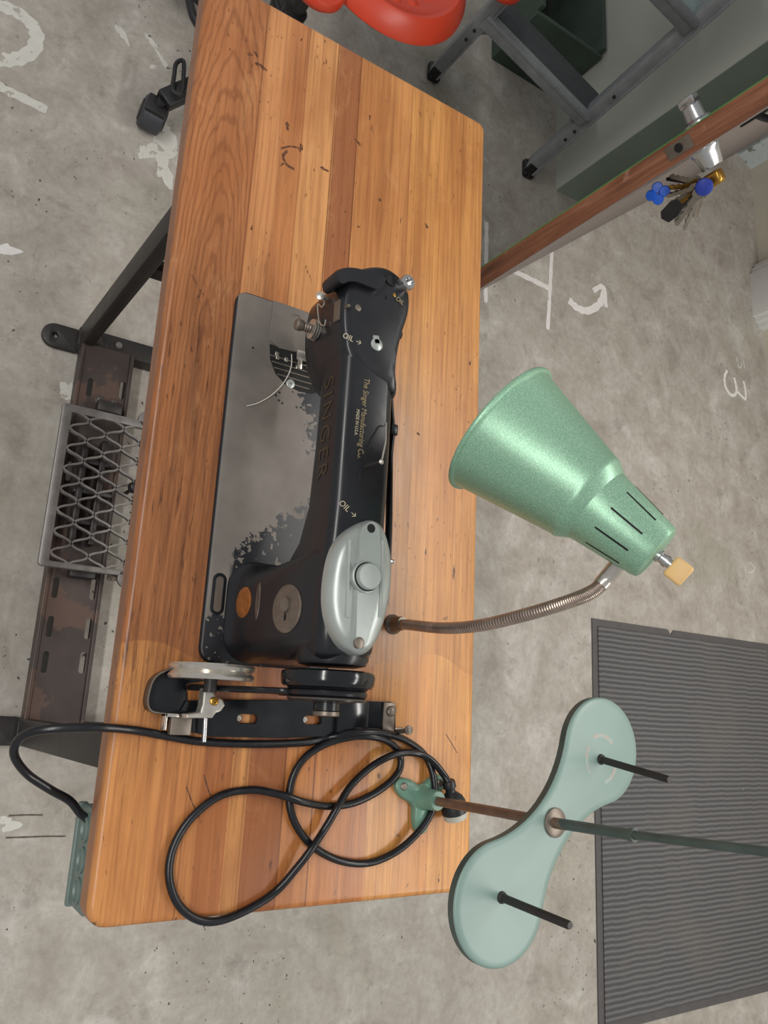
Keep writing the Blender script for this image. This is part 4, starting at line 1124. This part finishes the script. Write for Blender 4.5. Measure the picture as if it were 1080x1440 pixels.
cl = MB(); q = at(250, 108, .12)
p = [at(258, 86, .12), at(248, 89, .12), at(245, 106, .12), at(243, 128, .12), at(256, 131, .12), at(258, 108, .12)]
cl.sweep(spline(p, 4, True), .005, 8, closed=True)
put('lever_loop', cl, 'blackpl', chair)
# seat shell
sc0 = Vector((-.648, .456, .47))
def seat_ring(r, z, lobes=0.0, n=64):
    out = []
    for k in range(n):
        a = 2 * PI * k / n
        q = r * (1 + lobes * (math.cos(2 * (a - math.radians(38)))))
        out.append(sc0 + Vector((q * math.cos(a), q * math.sin(a), z)))
    return out
mb = MB()
mb.loft([seat_ring(.05, -.040), seat_ring(.18, -.038), seat_ring(.222, -.030), seat_ring(.228, -.024), seat_ring(.226, -.016), seat_ring(.202, .010), seat_ring(.192, .016), seat_ring(.186, .015), seat_ring(.176, .004), seat_ring(.14, -.010), seat_ring(.05, -.016)])
seat = put('seat', mb, 'orange', chair); seat['label'] = 'orange-red moulded plastic seat'
for (px, py, rr_) in ((448, -26, .062), (705, -34, .07)):
    q = at(px, py, .475); mb = MB(); mb.lathe([(0, -.012), (rr_ * .9, -.012), (rr_, -.004), (rr_, .004), (rr_ * .9, .012), (0, .014)], (q.x, q.y, .472), (0, 0, 1), 32); put('seat_ear', mb, 'orange', seat)
for px, py in ((530, -8), (556, 4), (580, 8), (606, 2), (502, -16)):
    q = at(px, py, .455); mb = MB(); mb.lathe([(.017, 0), (.012, .004), (0, .0055)], (q.x, q.y, .4585), (0, 0, 1), 18); put('seat_dimple', mb, 'orange', seat)
mb = MB(); mb.box((sc0.x - .09, sc0.y - .09, .40), (sc0.x + .09, sc0.y + .09, .432), .01); mb.bar((cc.x, cc.y, .415), (sc0.x, sc0.y, .418), .09, .03, .006); put('seat_plate', mb, 'blackpl', chair)

# ================================================================ STEP LADDER
F1 = Vector((-.905, .909, 0)); F2 = Vector((-.745, 1.300, 0)); k1 = Vector((.105, -.075, 1)); k2 = Vector((-.010, -.070, 1))
lad = thing('step_ladder', (-.83, 1.10, 0), 'scuffed aluminium step ladder with black rubber feet against the partition wall', 'ladder')
wdir = (F2 - F1).normalized(); bdir = Vector((-wdir.y, wdir.x, 0))
for Fp, kk in ((F1, k1), (F2, k2)):
    mb = MB(); mb.bar(Fp + kk * .03, Fp + kk * 1.15, .038, .056, .006, up=bdir)
    mb.bar(Fp + kk * .03 - bdir * .0 + wdir * .016, Fp + kk * 1.15 + wdir * .016, .006, .068, .002, up=bdir)
    rl = put('rail', mb, 'alu', lad)
    mb = MB(); mb.box((Fp.x - .030, Fp.y - .020, 0), (Fp.x + .030, Fp.y + .020, .022), .007, 3); mb.bar(Fp + Vector((0, 0, .01)), Fp + kk * .06, .034, .060, .006, up=bdir); put('rubber_foot', mb, 'rubber', rl)
    for z in (.20, .24, .40):
        mb = MB(); mb.lathe([(.005, 0), (.005, .003), (.003, .004)], Fp + kk * z - bdir * .0285, -bdir, 10); put('rivet', mb, 'iron', rl)
for z, dep, m_ in ((.288, .100, 'aludark'), (.665, .14, 'galv'), (.85, .10, 'aludark')):
    p1 = F1 + k1 * z; p2 = F2 + k2 * z
    mb = MB(); mb.bar(p1 - bdir * .026, p2 - bdir * .026, .020, .048, .005)
    mb.bar(p1 - bdir * .037 + Vector((0, 0, .014)), p2 - bdir * .037 + Vector((0, 0, .014)), .006, .014, .002)
    stp = put('step', mb, 'alu', lad)
    mb = MB(); mb.bar(p1 + bdir * (dep / 2 - .012) + Vector((0, 0, .012)), p2 + bdir * (dep / 2 - .012) + Vector((0, 0, .012)), dep, .006, .001)
    o = put('tread', mb, m_, stp)
for Fp, kk, s_ in ((F1, k1, 1), (F2, k2, -1)):
    mb = MB(); mb.sweep(spline([Fp + kk * .20, Fp + kk * .235 + wdir * s_ * .02, Fp + kk * .275 + wdir * s_ * .055], 5), .008, 10); put('corner_brace', mb, 'alu', lad)

# ================================================================ CRATE
cr = thing('crate', (-1.36, 1.29, 0), 'dark green paint-flecked open wooden crate behind the step ladder', 'crate')
X0, X1, Y0, Y1, ZH = -1.62, -1.10, 1.145, 1.432, .235
for nm, lo, hi in (('side_panel', (X1 - .016, Y0, 0), (X1, Y1, ZH - .02)), ('side_panel', (X0, Y0, 0), (X0 + .016, Y1, ZH)), ('side_panel', (X0 + .016, Y0, 0), (X1 - .016, Y0 + .016, ZH)), ('side_panel', (X0 + .016, Y1 - .016, 0), (X1 - .016, Y1, ZH))):
    mb = MB(); mb.box(lo, hi, .002); put(nm, mb, 'crate', cr)
mb = MB(); mb.box((X0 + .016, Y0 + .016, 0), (X1 - .016, Y1 - .016, .014)); put('bottom_panel', mb, 'cratein', cr)

# ================================================================ KEYS hanging from the lock
kr = thing('key_bunch', dpt(.062, .05, LZ - .02), 'bunch of keys with blue and black tags hanging from the door lock', 'keys')
kc = dpt(.062, .043, LZ + .015)
def kp(px, py, off=0.0):
    """point of the hanging bunch, in the upright plane through the ring that faces the table"""
    d = ray(px, py); c_ = kc + nn * .024
    n_ = CAM_POS - c_; n_.z = 0; n_.normalize()
    t = (c_ + n_ * off - CAM_POS).dot(n_) / d.dot(n_)
    return CAM_POS + d * t
Vv = Vector((0, 0, 1))
mb = MB(); c0 = kc + nn * .012 - Vector((0, 0, .004))
mb.box((-.015, -.004, -.026), (.015, .026, .016), .008, 3, Matrix.Translation(c0) @ dm.to_3x3().to_4x4()); o = put('key_head', mb, 'brass', kr); o['label'] = 'brass key bow in the lock'
rc = c0 + Vector((0, 0, -.026)) + nn * .012
mb = MB(); mb.sweep([rc + dd * .015 * math.cos(a) + Vv * .015 * math.sin(a) for a in (2 * PI * k / 24 for k in range(24))], .0014, 8, closed=True); put('key_ring', mb, 'key', kr)
rk = random.Random(3)
tocam = (CAM_POS - rc).normalized()
hx = Vv.cross(tocam).normalized()
for k in range(15):
    ang = -.72 + 1.50 * k / 14 + rk.uniform(-.06, .06)
    dr = (hx * math.sin(ang) - Vv * math.cos(ang) + tocam * rk.uniform(-.25, .12)).normalized()
    L = rk.uniform(.062, .098); wv = rk.uniform(.0050, .0066)
    tw = rk.uniform(-.9, .9)
    sdv = (tocam * math.cos(tw) + hx * math.sin(tw)).cross(dr).normalized()
    nk_ = dr.cross(sdv).normalized()
    st_ = rc + dr * .010 + tocam * (.004 * (k % 6) - .002)
    mb = MB()
    bow = [st_ + sdv * .0135 * math.cos(a) + dr * (.012 + .0135 * math.sin(a)) for a in (2 * PI * j / 14 for j in range(14))]
    mb.loft([[q - nk_ * .0012 for q in bow], [q + nk_ * .0012 for q in bow]])
    pr = [(0, -wv), (.3, -wv), (.36, -wv * .5), (.46, -wv), (.55, -wv * .45), (.66, -wv * .9), (.78, -wv * .4), (.9, -wv * .8), (1, 0), (.95, wv), (0, wv)]
    bl_ = [st_ + dr * (.018 + (L - .018) * a) + sdv * b for a, b in pr]
    mb.loft([[q - nk_ * .0011 for q in bl_], [q + nk_ * .0011 for q in bl_]])
    o = put('key', mb, 'brass' if k in (3, 7) else ('iron' if k in (1, 9) else 'key'), kr, smooth=30)
q = kp(990, 263, .035)
mb = MB(); mb.lathe([(0, -.003), (.016, -.003), (.0185, 0), (.0165, .003), (.008, .0045), (0, .005)], q, (tocam + nn * .2), 28); o = put('key_tag', mb, 'navy', kr); o['label'] = 'round dark blue plastic key tag'
q = kp(925, 272, .02); mb = MB()
e1 = tocam.cross(Vv).normalized(); e2 = e1.cross(tocam)
for k in range(4):
    a = 2 * PI * k / 4 + .3; p_ = q + e1 * .0125 * math.cos(a) + e2 * .0150 * math.sin(a) + tocam * .001 * k; mb.lathe([(0, -.004), (.0105, -.0035), (.0122, 0), (.0105, .0035), (0, .004)], p_, tocam + Vv * .3 * math.sin(a), 20)
o = put('key_tag', mb, 'blue', kr); o['label'] = 'bright blue clover-shaped key tag'
q = kp(945, 296, .045)
d1 = (kp(957, 284, .045) - kp(933, 308, .045)).normalized(); d2 = tocam.cross(d1).normalized()
pf = [(.026, -.012), (.026, .010), (.010, .017), (-.020, .016), (-.030, .004), (-.024, -.014), (0, -.018)]
r0 = [q + d1 * a + d2 * b for a, b in pf]
mb = MB(); mb.loft([[p_ - tocam * .005 for p_ in r0], [p_ + tocam * .005 for p_ in r0]]); o = put('key_fob', mb, 'blackpl', kr); o['label'] = 'black plastic key fob'
